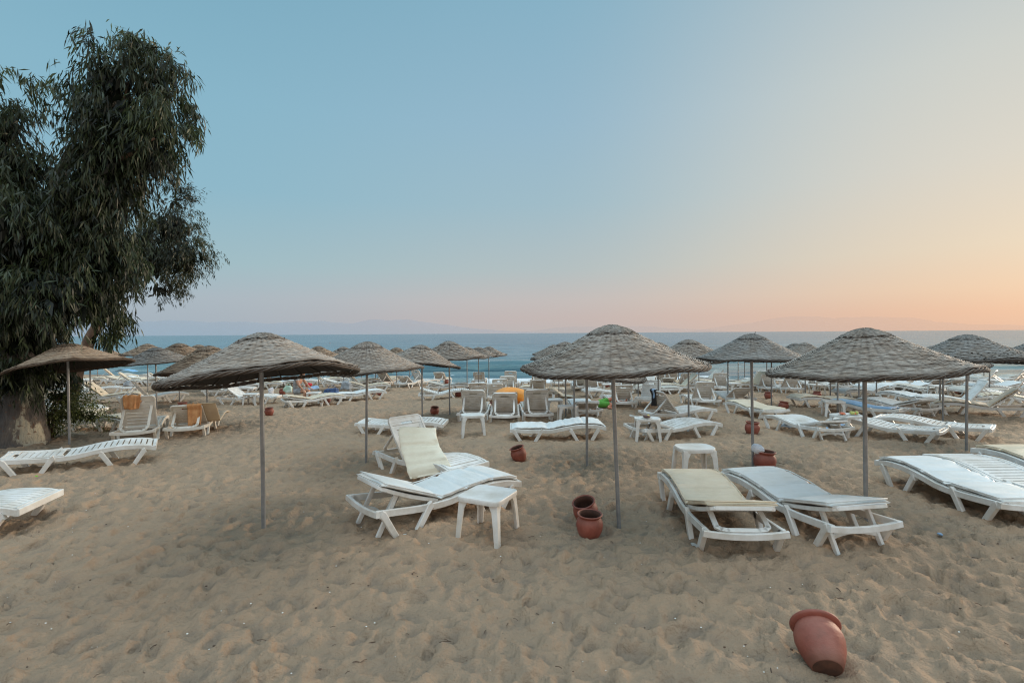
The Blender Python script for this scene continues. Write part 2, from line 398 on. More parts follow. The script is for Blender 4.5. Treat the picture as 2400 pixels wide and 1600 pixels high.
class B:
    """collects shapes into one bmesh"""
    def __init__(self): self.bm = bmesh.new()
    def box(self, c, s, rot=None, bev=0.0):
        m = Matrix.Translation(c) @ (rot.to_4x4() if rot is not None else Matrix()) @ Matrix.Diagonal((*s, 1))
        r = bmesh.ops.create_cube(self.bm, size=1.0, matrix=m)
        if bev:
            e = list({e for v in r['verts'] for e in v.link_edges})
            bmesh.ops.bevel(self.bm, geom=e, offset=bev, segments=2, affect='EDGES', profile=0.6)
        return self
    def bar(self, p, q, w, t, up=(1, 0, 0), bev=0.0, ext=0.0):
        """bar from p to q: t thick along `up`, w wide across"""
        p, q = Vector(p), Vector(q); d = (q - p); L = d.length; d.normalize()
        u = Vector(up); u = (u - d * u.dot(d)).normalized(); s = d.cross(u)
        rot = Matrix((u, s, d)).transposed()
        return self.box((p + q) / 2, (t, w, L + ext), rot, bev)
    def strip(self, pts, w, t, up=(1, 0, 0), wf=None):
        """continuous bar along a polyline lying in the plane normal to `up`"""
        u = Vector(up).normalized(); P = [Vector(p) for p in pts]; rings = []
        for i, p in enumerate(P):
            a = P[max(0, i - 1)]; b = P[min(len(P) - 1, i + 1)]
            d = (b - a).normalized(); s = d.cross(u).normalized(); ww = w * (wf[i] if wf else 1.0)
            c = 0.22
            prof = [(-.5, -.5 + c), (-.5 + c, -.5), (.5 - c, -.5), (.5, -.5 + c), (.5, .5 - c), (.5 - c, .5), (-.5 + c, .5), (-.5, .5 - c)]
            m = min(ww, t)
            ring = []
            for (x, y) in prof:
                X = math.copysign(t / 2 - (0 if abs(x) == .5 else c * m * .5), x) if True else 0
                Y = math.copysign(ww / 2 - (0 if abs(y) == .5 else c * m * .5), y)
                ring.append(self.bm.verts.new(p + u * X + s * Y))
            rings.append(ring)
        for r0, r1 in zip(rings, rings[1:]):
            for k in range(8): self.bm.faces.new((r0[k], r0[(k + 1) % 8], r1[(k + 1) % 8], r1[k]))
        self.bm.faces.new(rings[0][::-1]); self.bm.faces.new(rings[-1])
        return self
    def tube(self, pts, rad, seg=10, cap=True):
        P = [Vector(p) for p in pts]; rings = []
        a = None
        for i, p in enumerate(P):
            d = (P[min(len(P) - 1, i + 1)] - P[max(0, i - 1)]).normalized()
            if a is None: a = d.cross(Vector((1, 0, 0)) if abs(d.x) < 0.7 else Vector((0, 1, 0)))
            a = (a - d * a.dot(d)).normalized(); b = d.cross(a)
            r = rad[i] if isinstance(rad, (list, tuple)) else rad
            rings.append([self.bm.verts.new(p + (a * math.cos(k / seg * 2 * PI) + b * math.sin(k / seg * 2 * PI)) * r) for k in range(seg)])
        for r0, r1 in zip(rings, rings[1:]):
            for k in range(seg): self.bm.faces.new((r0[k], r0[(k + 1) % seg], r1[(k + 1) % seg], r1[k]))
        if cap: self.bm.faces.new(rings[0][::-1]); self.bm.faces.new(rings[-1])
        return self
    def lathe(self, prof, seg=28, mat=None, wob=0.0):
        rings = []
        for (r, z) in prof:
            rings.append([self.bm.verts.new((r * math.cos(k / seg * 2 * PI), r * math.sin(k / seg * 2 * PI), z)) for k in range(seg)])
        for n, (r0, r1) in enumerate(zip(rings, rings[1:])):
            for k in range(seg):
                f = self.bm.faces.new((r0[k], r0[(k + 1) % seg], r1[(k + 1) % seg], r1[k]))
                if mat: f.material_index = mat[n]
        f = self.bm.faces.new(rings[0][::-1])
        if mat: f.material_index = max(mat)
        return self
    def ball(self, c, s, seg=14):
        bmesh.ops.create_uvsphere(self.bm, u_segments=seg, v_segments=max(6, seg // 2 + 2), radius=1.0,
                                  matrix=Matrix.Translation(c) @ Matrix.Diagonal((*s, 1)))
        return self
    def mesh(self, name, smooth=False, sharp=None):
        bmesh.ops.recalc_face_normals(self.bm, faces=self.bm.faces[:])
        me = bpy.data.meshes.new(name); self.bm.to_mesh(me); self.bm.free()
        if smooth:
            me.polygons.foreach_set("use_smooth", np.ones(len(me.polygons), dtype=bool))
            if sharp: me.set_sharp_from_angle(angle=R(sharp))
        return me

def tag(o, label, cat, group=None, kind=None):
    if label: o["label"] = label
    if cat: o["category"] = cat  # crown shading painted into the tint: inner clumps darker, top and right lighter
    if group: o["group"] = group
    if kind: o["kind"] = kind
    return o

def thing(name, loc, rz, label, cat, group=None):
    o = bpy.data.objects.new(name, None); COL.objects.link(o)
    o.empty_display_size = 0.2
    o.location = loc; o.rotation_euler = (0, 0, rz)  # near-black filler leaves paint the shade inside the crown
    return tag(o, label, cat, group)
# ------------------------------------------------------------------ sand
def build_sand():
    ay = -2.5
    r = [1.2]
    while r[-1] < 52: r.append(r[-1] * 1.0058)
    r = np.array(r); tn = np.linspace(-1.42, 1.42, 720)
    rr, tt = np.meshgrid(r, tn, indexing='ij')
    x = rr * tt; y = rr + ay
    # skirt rows so the sheet also reaches behind and beside the camera
    z = ground(x, y); ye = y_eff(x, y)
    wx = x + 0.10 * fbm(x * 2.1, y * 2.1, 51, 2); wy = y + 0.10 * fbm(x * 2.1, y * 2.1, 61, 2)
    p1 = pits(wx, wy, 0.30, 3)
    p2 = pits(wx + 5.3, wy + 1.7, 0.19, 13)
    p3_ = pits(wx + 2.9, wy + 8.1, 0.12, 23)
    rid = 1.0 - np.abs(fbm(x * 1.9 + 3, y * 2.4, 21, 3)) * 2.2
    fade = np.clip((31 - ye) / 6, 0, 1)
    z = z + fade * (0.019 * p1 + 0.029 * p2 + 0.023 * p3_ + 0.018 * rid + 0.016 * fbm(x * 7, y * 7, 41, 3)) - 0.012
    for (mx, my) in ((-2.46, 5.05), (1.0, 5.42), (3.85, 5.56), (-2.34, 8.2), (1.2, 8.2), (4.0, 8.2), (7.7, 8.7), (-8.6, 9.9)):
        q = np.sqrt((x - mx) ** 2 + (y - my) ** 2); z = z + 0.035 * np.exp(-(q / 0.13) ** 2) - 0.02 * np.exp(-((q - 0.26) / 0.09) ** 2)
    rg = 1.0 - np.abs(fbm(wx * 2.7 + 9, wy * 3.6, 121, 2)) * 2.6
    rg2 = 1.0 - np.abs(fbm(wx * 6.3 + 4, wy * 7.9, 131, 2)) * 2.4
    z = z + fade * (0.021 * rg + 0.021 * rg2)
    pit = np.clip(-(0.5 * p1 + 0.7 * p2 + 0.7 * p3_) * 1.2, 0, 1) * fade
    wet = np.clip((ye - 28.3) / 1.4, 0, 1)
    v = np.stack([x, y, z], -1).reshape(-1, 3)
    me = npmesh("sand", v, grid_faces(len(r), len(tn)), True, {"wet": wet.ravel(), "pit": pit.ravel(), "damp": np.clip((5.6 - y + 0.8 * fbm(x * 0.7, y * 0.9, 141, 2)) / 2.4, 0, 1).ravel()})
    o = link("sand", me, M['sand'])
    tag(o, "trampled brown beach sand full of footprints", "sand", kind="structure")
build_sand()

def build_sea():
    ay = -2.5
    r = [20.0]
    while r[-1] < 230: r.append(r[-1] * 1.0062)
    while r[-1] < 45000: r.append(r[-1] * 1.09)
    r = np.array(r); tn = np.linspace(-2.2, 2.2, 620)
    rr, tt = np.meshgrid(r, tn, indexing='ij')
    x = rr * tt; y = rr + ay
    d = (y_eff(x, y) - 30.0)
    near = np.clip(1 - (y - 60) / 160, 0, 1)
    z = np.full_like(x, SEA_Z)
    foam = np.zeros_like(x)
    wob = 1.6 * fbm(x * 0.11, y * 0.02, 71, 2)
    for (d0, amp, wdt, sd, fo) in ((1.8, 0.10, 0.7, 5, 1.5), (4.6, 0.22, 0.9, 6, 1.4), (9.5, 0.52, 1.2, 7, 1.0), (15.5, 0.42, 1.6, 8, 0.35), (22, 0.26, 1.8, 9, 0.0), (30, 0.22, 2.2, 10, 0.0)):
        m = np.clip(0.62 + 0.9 * fbm(x * 0.07, y * 0.0 + sd, 80 + sd, 2), 0.05, 1.3)
        q = (d + wob * (0.6 + 0.05 * d0) - d0)
        prof = np.where(q < 0, np.exp(-(q / (wdt * 0.55)) ** 2), np.exp(-(q / (wdt * 1.5)) ** 2))
        z += amp * m * prof
        band = np.where(q < 0, np.exp(-(q / 1.9) ** 2), np.exp(-(q / 0.5) ** 2))
        foam = np.maximum(foam, fo * band * np.clip(0.45 + 1.2 * fbm(x * 0.16, y * 0.1, 90 + sd, 2), 0, 1.2))
    foam = np.maximum(foam, 0.75 * np.exp(-((d - 0.15) / 0.5) ** 2))
    foam *= 0.80 * np.clip(1 - (-7 - x) / 14, 0.3, 1) * np.clip(1 - (x - 6) / 26, 0.55, 1)
    z += near * (0.05 * fbm(x * 0.45, y * 0.9, 101, 3) + 0.10 * fbm(x * 0.10, y * 0.22, 111, 2)) * np.clip(d / 4, 0.15, 1)
    deep = np.clip(d / 130, 0, 1) ** 0.6
    v = np.stack([x, y, z], -1).reshape(-1, 3)
    me = npmesh("sea", v, grid_faces(len(r), len(tn)), True, {"foam": foam.ravel(), "deep": deep.ravel()})
    tag(link("sea", me, M['sea']), "calm blue green sea with small waves breaking on the beach", "sea", kind="structure")
build_sea()

def build_hills(pts, dist, name, label, mat):
    v = []; px = np.array([p[0] for p in pts], float); dy = np.array([p[1] for p in pts], float)
    xs = np.linspace(px[0], px[-1], 260)
    h = np.interp(xs, px, dy)
    h = h + np.clip(h / 15, 0, 1) * (1.6 * fbm(xs / 26, xs * 0, 5, 4))
    X = (xs - 1200) / 1200 * dist; Z = np.maximum(h, 0) / 1200 * dist
    rows = []
    for (f, g) in ((-0.06, 0.0), (-0.02, 0.45), (0.0, 0.8), (0.04, 1.0), (0.12, 0.55), (0.2, 0.0)):
        rows.append(np.stack([X * (1 + f), np.full_like(X, dist * (1 + f)), SEA_Z - 30 + (Z * (1 + f) + 30) * g], -1))
    v = np.concatenate(rows)
    me = npmesh(name, v, grid_faces(6, len(xs)), True)
    tag(link(name, me, mat), label, "hills", kind="structure")
hl = [(-420, 3), (-250, 18), (-100, 22), (100, 25), (301, 30), (398, 37), (439, 35), (495, 31), (566, 32), (638, 27), (699, 31), (760, 32), (816, 25), (877, 35), (908, 33), (954, 34.5), (1015, 25), (1087, 15), (1168, 7), (1235, 3), (1290, 0)]
hm = [(1190, 0), (1241, 4), (1292, 11), (1338, 14.6), (1378, 14.4), (1445, 15), (1486, 15.3), (1531, 13.6), (1567, 9.8), (1639, 7), (1690, 3), (1730, 0)]
hr = [(1600, 0), (1659, 8), (1710, 15.8), (1761, 20.6), (1812, 31.5), (1863, 36), (1914, 35), (1955, 31), (1996, 33), (2067, 33), (2144, 31), (2195, 20), (2271, 15), (2348, 13), (2440, 9), (2600, 3), (2700, 0)]
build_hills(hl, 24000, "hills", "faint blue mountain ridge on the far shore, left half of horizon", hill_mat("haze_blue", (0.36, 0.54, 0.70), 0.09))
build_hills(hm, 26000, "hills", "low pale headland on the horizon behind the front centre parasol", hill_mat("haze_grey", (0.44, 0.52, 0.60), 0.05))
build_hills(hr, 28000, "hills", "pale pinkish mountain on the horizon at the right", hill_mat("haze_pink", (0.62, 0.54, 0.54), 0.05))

# ------------------------------------------------------------------ sky and sun
SUN_AZ, SUN_EL = R(58), R(6)       # to the right of the view, low
def build_world():
    w = bpy.data.worlds.new("World"); SC.world = w; w.use_nodes = True
    t = w.node_tree; t.nodes.clear()
    n = lambda ty, **k: (lambda nd: ([setattr(nd, a, b) for a, b in k.items()], nd)[1])(t.nodes.new(ty))
    out = n("ShaderNodeOutputWorld"); bg = n("ShaderNodeBackground")
    tc = n("ShaderNodeTexCoord"); sp = n("ShaderNodeSeparateXYZ"); t.links.new(tc.outputs["Generated"], sp.inputs[0])
    def mt(op, a, b=0.0, c=0.0):
        nd = n("ShaderNodeMath", operation=op)
        for s, v in zip(nd.inputs, (a, b, c)):
            if hasattr(v, "links"): t.links.new(v, s)
            else: s.default_value = v
        return nd.outputs[0]
    el = mt('MULTIPLY', mt('ARCSINE', mt('MAXIMUM', mt('MINIMUM', sp.outputs[2], 1.0), -1.0)), 180 / PI)   # degrees
    u = mt('DIVIDE', mt('MAXIMUM', el, 0.0), 90.0)
    def ramp(fac, stops):
        nd = n("ShaderNodeValToRGB"); e = nd.color_ramp.elements
        while len(e) < len(stops): e.new(0.5)
        for q, (p, c) in zip(e, stops): q.position = p; q.color = (*c, 1)
        t.links.new(fac, nd.inputs[0]); return nd.outputs[0]
    d = 90.0
    cool = ramp(u, [(0.0, srgb(164, 181, 195)), (1.6 / d, srgb(170, 183, 194)), (3.6 / d, srgb(173, 187, 197)), (7.0 / d, srgb(162, 192, 201)), (14 / d, srgb(144, 187, 205)),
                    (22 / d, srgb(138, 184, 204)), (33 / d, srgb(125, 173, 195)), (48 / d, srgb(118, 168, 198)), (1.0, srgb(214, 220, 222))])
    mid = ramp(u, [(0.0, srgb(194, 186, 184)), (1.6 / d, srgb(199, 186, 183)), (3.6 / d, srgb(198, 191, 189)), (7.0 / d, srgb(182, 194, 196)), (14 / d, srgb(163, 191, 203)),
                   (22 / d, srgb(153, 187, 206)), (33 / d, srgb(138, 180, 201)), (48 / d, srgb(126, 172, 200)), (1.0, srgb(214, 220, 222))])
    warm = ramp(u, [(0.0, srgb(228, 190, 166)), (1.6 / d, srgb(232, 192, 166)), (3.6 / d, srgb(234, 204, 177)), (7.0 / d, srgb(230, 213, 190)), (14 / d, srgb(219, 214, 202)),
                    (22 / d, srgb(208, 211, 205)), (33 / d, srgb(180, 196, 203)), (48 / d, srgb(140, 180, 204)), (1.0, srgb(214, 220, 222))])
    # horizontal bearing measured from the view axis: 0 ahead, grows to the right
    az = mt('MULTIPLY', mt('ARCTAN2', sp.outputs[0], sp.outputs[1]), 180 / PI)
    def ss(a, b):
        nd = n("ShaderNodeMapRange", interpolation_type='SMOOTHSTEP')
        t.links.new(az, nd.inputs[0]); nd.inputs[1].default_value = a; nd.inputs[2].default_value = b
        return nd.outputs[0]
    def mix(f, a, b, mode='MIX'):
        nd = n("ShaderNodeMix", data_type='RGBA', blend_type=mode)
        for s, v in ((nd.inputs[0], f), (nd.inputs[6], a), (nd.inputs[7], b)):
            if hasattr(v, "links"): t.links.new(v, s)
            else: s.default_value = v if isinstance(v, float) else (*v, 1)
        return nd.outputs[2]
    c = mix(ss(-38.0, 8.0), cool, mid)
    c = mix(ss(2.0, 46.0), c, warm)
    # glow fades again past the sun, unseen sky behind is brightened as added fill
    back = ramp(u, [(0.0, srgb(186, 172, 160)), (6 / d, srgb(200, 188, 178)), (20 / d, srgb(190, 192, 192)), (50 / d, srgb(130, 170, 196)), (1.0, srgb(214, 220, 222))])
    aa = mt('ABSOLUTE', az)
    nd = n("ShaderNodeMapRange", interpolation_type='SMOOTHSTEP'); t.links.new(aa, nd.inputs[0]); nd.inputs[1].default_value = 85.0; nd.inputs[2].default_value = 130.0
    c = mix(nd.outputs[0], c, mix(1.0, back, (1.55, 1.5, 1.45), 'MULTIPLY'))
    # brighter overhead (added fill light, above the view)
    zen = n("ShaderNodeMapRange", interpolation_type='SMOOTHSTEP'); t.links.new(el, zen.inputs[0]); zen.inputs[1].default_value = 36.0; zen.inputs[2].default_value = 62.0
    c = mix(zen.outputs[0], c, mix(1.0, c, (2.95, 2.76, 2.6), 'MULTIPLY'))
    sky = n("ShaderNodeTexSky", sky_type='NISHITA'); sky.sun_disc = False
    sky.sun_elevation = SUN_EL; sky.sun_rotation = SUN_AZ
    sky.dust_density = 2.0; sky.ozone_density = 2.0
    skc = mix(1.0, sky.outputs[0], (0.09, 0.09, 0.09), 'MULTIPLY')
    c = mix(0.05, c, skc)
    t.links.new(c, bg.inputs[0]); bg.inputs[1].default_value = 1.0
    t.links.new(bg.outputs[0], out.inputs[0])
build_world()
sd = bpy.data.lights.new("sun", 'SUN'); sd.energy = 2.6; sd.angle = R(11); sd.color = (1.0, 0.80, 0.60)
so = bpy.data.objects.new("sun", sd); COL.objects.link(so)
sdir = Vector((math.sin(SUN_AZ) * math.cos(R(10)), math.cos(SUN_AZ) * math.cos(R(10)), math.sin(R(10))))
so.rotation_euler = sdir.to_track_quat('Z', 'Y').to_euler()
so.location = (20, 12, 10)
SC.view_settings.view_transform = 'Standard'; SC.view_settings.look = 'None'
SC.view_settings.exposure = 0.0; SC.view_settings.gamma = 1.0
SC.render.engine = 'CYCLES'
SC.cycles.use_denoising = True
SC.cycles.denoising_prefilter = 'ACCURATE'
SC.cycles.pixel_filter_type = 'BLACKMAN_HARRIS'; SC.cycles.filter_width = 1.15
SC.cycles.max_bounces = 6; SC.cycles.transparent_max_bounces = 12

# ------------------------------------------------------------------ wicker parasol
def canopy_profile(s):
    """s 0..1 from crown to rim -> (radius, drop) for a canopy of radius 1"""
    r = s
    drop = np.interp(r, [0, 0.06, 0.12, 0.18, 0.25, 0.32, 0.45, 0.6, 0.8, 0.92, 1.03], [0, 0.006, 0.022, 0.048, 0.086, 0.124, 0.196, 0.276, 0.374, 0.424, 0.460])
    return r, drop

def canopy_mesh(seed, rings, ribs, samp, shade_skin=0.9, amp=0.010, hole=0.0, group=3):
    g = np.random.default_rng(seed)
    V = []; F = []; T = []; base = 0
    nth = ribs * samp
    th = np.arange(nth) / nth * 2 * PI
    wav = 0.018 * np.sin(th * 2 + g.uniform(0, 6)) + 0.014 * np.sin(th * 3 + g.uniform(0, 6)) + 0.008 * np.sin(th * 7 + g.uniform(0, 6))
    thick = 0.88 / rings
    def surf(s, off, jr=0.0):
        r, dr = canopy_profile(s)
        rad = r + off * 0.45 + jr
        z = -dr + off * 0.9 + wav * s ** 2 * 1.25
        return rad, z
    s0 = 0.20
    for i in range(rings):
        s = s0 + (1 - s0) * (i + 0.5) / rings
        half = s < 0.5
        fr = ribs / 2 / (2 if half else 1)
        par = (i // group) % 2
        ph = th * fr + par * PI / (1 if True else 2)
        jit = 0.20 * thick * np.array(vnoise(th * ribs * 0.35, np.full(nth, i * 3.7), seed + 5) - 0.5) * 2
        a = amp * (1.0 + 0.6 * (vnoise(th * fr * 0.6, np.full(nth, i * 1.3 + 40), seed + 9) - 0.5))
        off = a * np.sin(ph) * np.abs(np.sin(ph)) ** 0.2
        sv = s + jit + 0.35 * thick * (vnoise(th * 2.0, np.full(nth, i * 0.31), seed + 2) - 0.5)
        hh = thick * 0.47 * (0.80 + 0.4 * g.random())
        tk = 0.0085
        tint = 0.56 + 0.22 * (vnoise(th * ribs / 2 / 1.1, np.full(nth, i * 5.1), seed + 21) - 0.5) + 0.26 * (g.random() - 0.5) + 0.06 * (np.sin(ph) > 0) + 0.10 * (vnoise(th * 3, np.full(nth, i * 0.25), seed + 61) - 0.5)
        val = np.abs(np.sin(th * ribs / 2 + 0.4 * (vnoise(th * 2, np.full(nth, i * 0.05), seed + 71) - 0.5))) ** 0.5
        tint = tint * (0.70 + 0.32 * val)  # shade between the ribs painted in: valleys get a darker tint
        off = off + 0.0045 * val
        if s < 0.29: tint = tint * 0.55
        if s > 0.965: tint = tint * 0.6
        ringv = []
        for (ds, do, tm) in ((-hh, -tk * .2, 0.70), (-hh * .2, tk, 1.0), (hh, -tk * .3, 0.42), (0, -tk, 0.10)):  # strand shading painted into the tint: lower edge and underside darker
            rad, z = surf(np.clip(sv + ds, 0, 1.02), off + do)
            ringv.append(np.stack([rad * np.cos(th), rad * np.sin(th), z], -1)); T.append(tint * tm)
        V.extend(ringv)
        j = np.arange(nth); j2 = (j + 1) % nth
        keep = np.ones(nth, bool)
        if hole and s > 0.55:
            keep = vnoise(th * ribs * 0.9, np.full(nth, i * 7.7), seed + 77) > hole * (s - 0.5) * 2
        for k in range(4):
            a0 = base + k * nth; b0 = base + ((k + 1) % 4) * nth
            q = np.stack([a0 + j, a0 + j2, b0 + j2, b0 + j], -1)
            F.append(q[keep])
        base += 4 * nth
    # crown: bundle of rib ends bound together
    nc = 9; 
    for i in range(nc):
        s = 0.25 * (i / (nc - 1))
        rough = 0.026 * (vnoise(th * 9, np.full(nth, i * 2.1), seed + 31) - 0.5)
        rad, z = surf(np.full(nth, s), 0.012 + rough)
        V.append(np.stack([rad * np.cos(th), rad * np.sin(th), z], -1)); T.append(0.20 + 0.30 * vnoise(th * 14, np.full(nth, i * 1.7), seed + 33))
    F.append(base + grid_faces(nc, nth, True)); base += nc * nth
    # added near-black sheet under the weave: paints the shade of underside and gaps
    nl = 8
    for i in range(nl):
        s = 0.02 + (shade_skin - 0.02) * i / (nl - 1)
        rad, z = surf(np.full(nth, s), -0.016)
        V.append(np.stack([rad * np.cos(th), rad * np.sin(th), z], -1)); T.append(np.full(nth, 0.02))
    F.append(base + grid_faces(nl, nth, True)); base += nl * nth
    # ribs under the weave
    for k in range(0, ribs, 2):
        a = (k + 0.5) / ribs * 2 * PI
        ss = np.linspace(0.05, 0.99, 7); pts = []
        for q in ss:
            r, dr = canopy_profile(q)
            wv = np.interp(a, th, wav) * q ** 2
            pts.append((r * math.cos(a), r * math.sin(a), -dr - 0.024 + wv))
        pts = np.array(pts); side = np.array([-math.sin(a), math.cos(a), 0]) * 0.007; upv = np.array([0, 0, 0.007])
        rr = [pts + side + upv, pts - side + upv, pts - side - upv, pts + side - upv]
        V.extend(rr); T.extend([np.full(7, 0.07)] * 4)
        for e in range(4):
            a0 = base + e * 7; b0 = base + ((e + 1) % 4) * 7; j = np.arange(6)
            F.append(np.stack([a0 + j, a0 + j + 1, b0 + j + 1, b0 + j], -1))
        base += 28
    V = np.concatenate(V); F = np.concatenate(F); T = np.clip(np.concatenate(T), 0, 1)
    return npmesh("canopy", V, F, True, {"tint": T}), (th, wav)

def rim_mesh(seed, wavs, strands=4, seg=150, rad=0.019):
    th0, wav0 = wavs
    V = []; F = []; T = []; base = 0; m = 5
    th = np.arange(seg) / seg * 2 * PI
    r1, d1 = canopy_profile(np.array([1.0]))
    wv = np.interp(th, th0, wav0, period=2 * PI)
    g = np.random.default_rng(seed + 3)
    for s in range(strands):
        ph = th * 16 + s * 2 * PI / strands
        cr = 1.0 + rad * 0.62 * np.cos(ph) + 0.006 * (vnoise(th * 12, th * 0 + s, seed) - 0.5)
        cz = -d1[0] - 0.012 + wv + rad * 0.80 * np.sin(ph)
        tint = 0.10 + 0.16 * (vnoise(th * 6, th * 0 + s * 3.3, seed + 1)) + 0.06 * np.sin(ph)
        for k in range(m):
            a = k / m * 2 * PI
            rr = cr + math.cos(a) * rad * 0.52; zz = cz + math.sin(a) * rad * 0.52
            V.append(np.stack([rr * np.cos(th), rr * np.sin(th), zz], -1)); T.append(tint * (1.25 if math.sin(a) > 0.3 else 0.8))
        for k in range(m):
            a0 = base + k * seg; b0 = base + ((k + 1) % m) * seg; j = np.arange(seg); j2 = (j + 1) % seg
            F.append(np.stack([a0 + j, a0 + j2, b0 + j2, b0 + j], -1))
        base += m * seg
    return npmesh("rim", np.concatenate(V), np.concatenate(F), True, {"tint": np.clip(np.concatenate(T), 0, 1)})

def sprigs_mesh(seed):
    g = random.Random(seed); b = B()
    a = g.uniform(0, 6.28); p = Vector((0.06 * math.cos(a), 0.06 * math.sin(a), -0.02)); L = g.uniform(0.06, 0.10)
    d = Vector((math.cos(a) * .5, math.sin(a) * .5, 0.6)).normalized()
    b.tube([p, p + d * L * 0.5, p + d * L + Vector((0.02, 0, 0))], [0.007, 0.005, 0.003], 5)
    return b.mesh("twig")

CAN = {}
def get_canopy(kind):
    if kind not in CAN:
        spec = {'hi0': (1, 50, 46, 4, 0.94, 0.0050, 0.0, 3), 'hi1': (2, 52, 48, 4, 0.92, 0.0052, 0.0, 4), 'hi2': (3, 48, 44, 4, 0.93, 0.0050, 0.0, 3),
                'open': (4, 46, 46, 4, 0.52, 0.0065, 0.46, 3), 'mid0': (5, 32, 40, 4, 0.94, 0.007, 0.0, 3), 'mid1': (6, 30, 38, 4, 0.94, 0.007, 0.0, 3),
                'far0': (7, 16, 26, 4, 0.95, 0.008, 0.0, 2), 'far1': (8, 14, 24, 4, 0.95, 0.008, 0.0, 2)}[kind]
        me, wv = canopy_mesh(*spec)
        CAN[kind] = (me, rim_mesh(spec[0], wv, 4 if kind[0] != 'f' else 3, 160 if kind[0] != 'f' else 72), sprigs_mesh(spec[0]))
    return CAN[kind]

POLE_ME = B().tube([(0, 0, -0.3), (0, 0, 1.0)], 1.0, 14).mesh("pole", True, 50)
def parasol(px, py, label, kind='mid0', height=2.04, rad=1.0, tilt=(0, 0), lean=(0, 0), mat='wicker', group="wicker parasols on the beach", twig=False):
    p = at(px, py)
    root = thing("wicker_parasol", (p.x, p.y, p.z), 0, label, "parasol", group)
    top = Vector((lean[0], lean[1], height))
    po = link("pole", bpy.data.meshes.new("tmp"), None, root)
    b = B().tube([Vector((0, 0, -0.3)) - Vector((lean[0], lean[1], 0)) * 0.15, top * 0.5 + Vector((lean[0] * 0.04, 0, 0)), top - Vector((0, 0, 0.06))], 0.0215, 12)
    tmp = po.data; po.data = b.mesh("pole", True, 50); bpy.data.meshes.remove(tmp); po.data.materials.append(M['pole'])
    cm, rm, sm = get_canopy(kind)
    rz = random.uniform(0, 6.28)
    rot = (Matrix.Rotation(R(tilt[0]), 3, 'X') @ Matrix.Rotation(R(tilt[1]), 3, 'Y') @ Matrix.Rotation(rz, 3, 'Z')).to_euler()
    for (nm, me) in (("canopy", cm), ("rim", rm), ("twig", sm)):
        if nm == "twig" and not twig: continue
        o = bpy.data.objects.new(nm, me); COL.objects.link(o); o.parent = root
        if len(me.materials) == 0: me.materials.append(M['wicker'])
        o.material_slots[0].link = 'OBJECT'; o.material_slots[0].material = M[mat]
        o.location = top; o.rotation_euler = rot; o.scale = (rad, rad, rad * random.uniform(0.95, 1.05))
    return root

# ------------------------------------------------------------------ sun lounger
HIN_Y, HIN_Z, BACK_L = 0.20, 0.252, 0.72
def deck_z(y):
    return float(np.interp(y, [-0.96, -0.80, -0.5, -0.2, 0.05, 0.20, 0.5, 0.95], [0.290, 0.332, 0.346, 0.312, 0.262, 0.247, 0.252, 0.284]))
LM = {}
def lounger_frame():
    b = B(); ys = np.linspace(-0.95, 0.95, 20)
    for s in (-1, 1):
        b.strip([(s * 0.345, y, deck_z(y) - 0.032) for y in ys], 0.070, 0.036, (1, 0, 0))
    b.strip([(x, 0.945, deck_z(0.945) - 0.035 - 0.026 * (1 - (x / 0.36) ** 2)) for x in np.linspace(-0.385, 0.385, 9)], 0.060, 0.036, (0, 1, 0))
    b.strip([(x, -0.955, deck_z(-0.955) - 0.026) for x in np.linspace(-0.36, 0.36, 5)], 0.075, 0.05, (0, 1, 0))
    b.strip([(x, 0.18, 0.215) for x in np.linspace(-0.345, 0.345, 3)], 0.04, 0.03, (0, 1, 0))
    return b.mesh("frame")
def lounger_leg():
    """one trapezoid leg pair of the side frame, as one loop"""
    b = B()
    b.strip([(0, 0.30, 0.245), (0, 0.275, 0.235), (0, 0.235, 0.17), (0, 0.13, -0.005), (0, 0.105, -0.035)], 0.066, 0.050, (1, 0, 0), [1.25, 1.1, 1, 0.95, 0.95])
    b.strip([(0, -0.30, 0.245), (0, -0.275, 0.235), (0, -0.235, 0.17), (0, -0.13, -0.005), (0, -0.105, -0.035)], 0.066, 0.050, (1, 0, 0), [1.25, 1.1, 1, 0.95, 0.95])
    b.strip([(0, -0.13, -0.012), (0, 0.13, -0.012)], 0.022, 0.05, (1, 0, 0))
    return b.mesh("leg")
def slats(style, y0, y1, w, zf, pitch=0.082, gap=0.016):
    b = B()
    if style == 'long':
        n = 9; ww = w / n
        ys = np.linspace(y0, y1, 10)
        for k in range(n):
            x = -w / 2 + (k + 0.5) * ww
            b.strip([(x, y, zf(y) - 0.004) for y in ys], 0.012, ww - gap * 0.75, (1, 0, 0))
        for y in np.linspace(y0 + 0.04, y1 - 0.04, 3):
            b.bar((-w / 2, y, zf(y) - 0.016), (w / 2, y, zf(y) - 0.016), 0.03, 0.014, (0, 0, 1))
        for y in (y0 + 0.01, y1 - 0.01):
            b.bar((-w / 2, y, zf(y) - 0.002), (w / 2, y, zf(y) - 0.002), 0.045, 0.016, (0, 0, 1))
    else:
        n = int(round((y1 - y0) / pitch)); ph = (y1 - y0) / n
        for k in range(n):
            ya, yb = y0 + k * ph + gap / 2, y0 + (k + 1) * ph - gap / 2
            za, zb = zf(ya), zf(yb); c = (0, (ya + yb) / 2, (za + zb) / 2 - 0.006)
            b.box(c, (w, yb - ya, 0.012), Matrix.Rotation(math.atan2(zb - za, yb - ya), 3, 'X'), 0.003)
        for x in (-w / 2 + 0.03, w / 2 - 0.03):
            ys = np.linspace(y0 + 0.005, y1 - 0.005, 10)
            b.strip([(x, y, zf(y) - 0.004) for y in ys], 0.016, 0.055, (1, 0, 0))
    return b
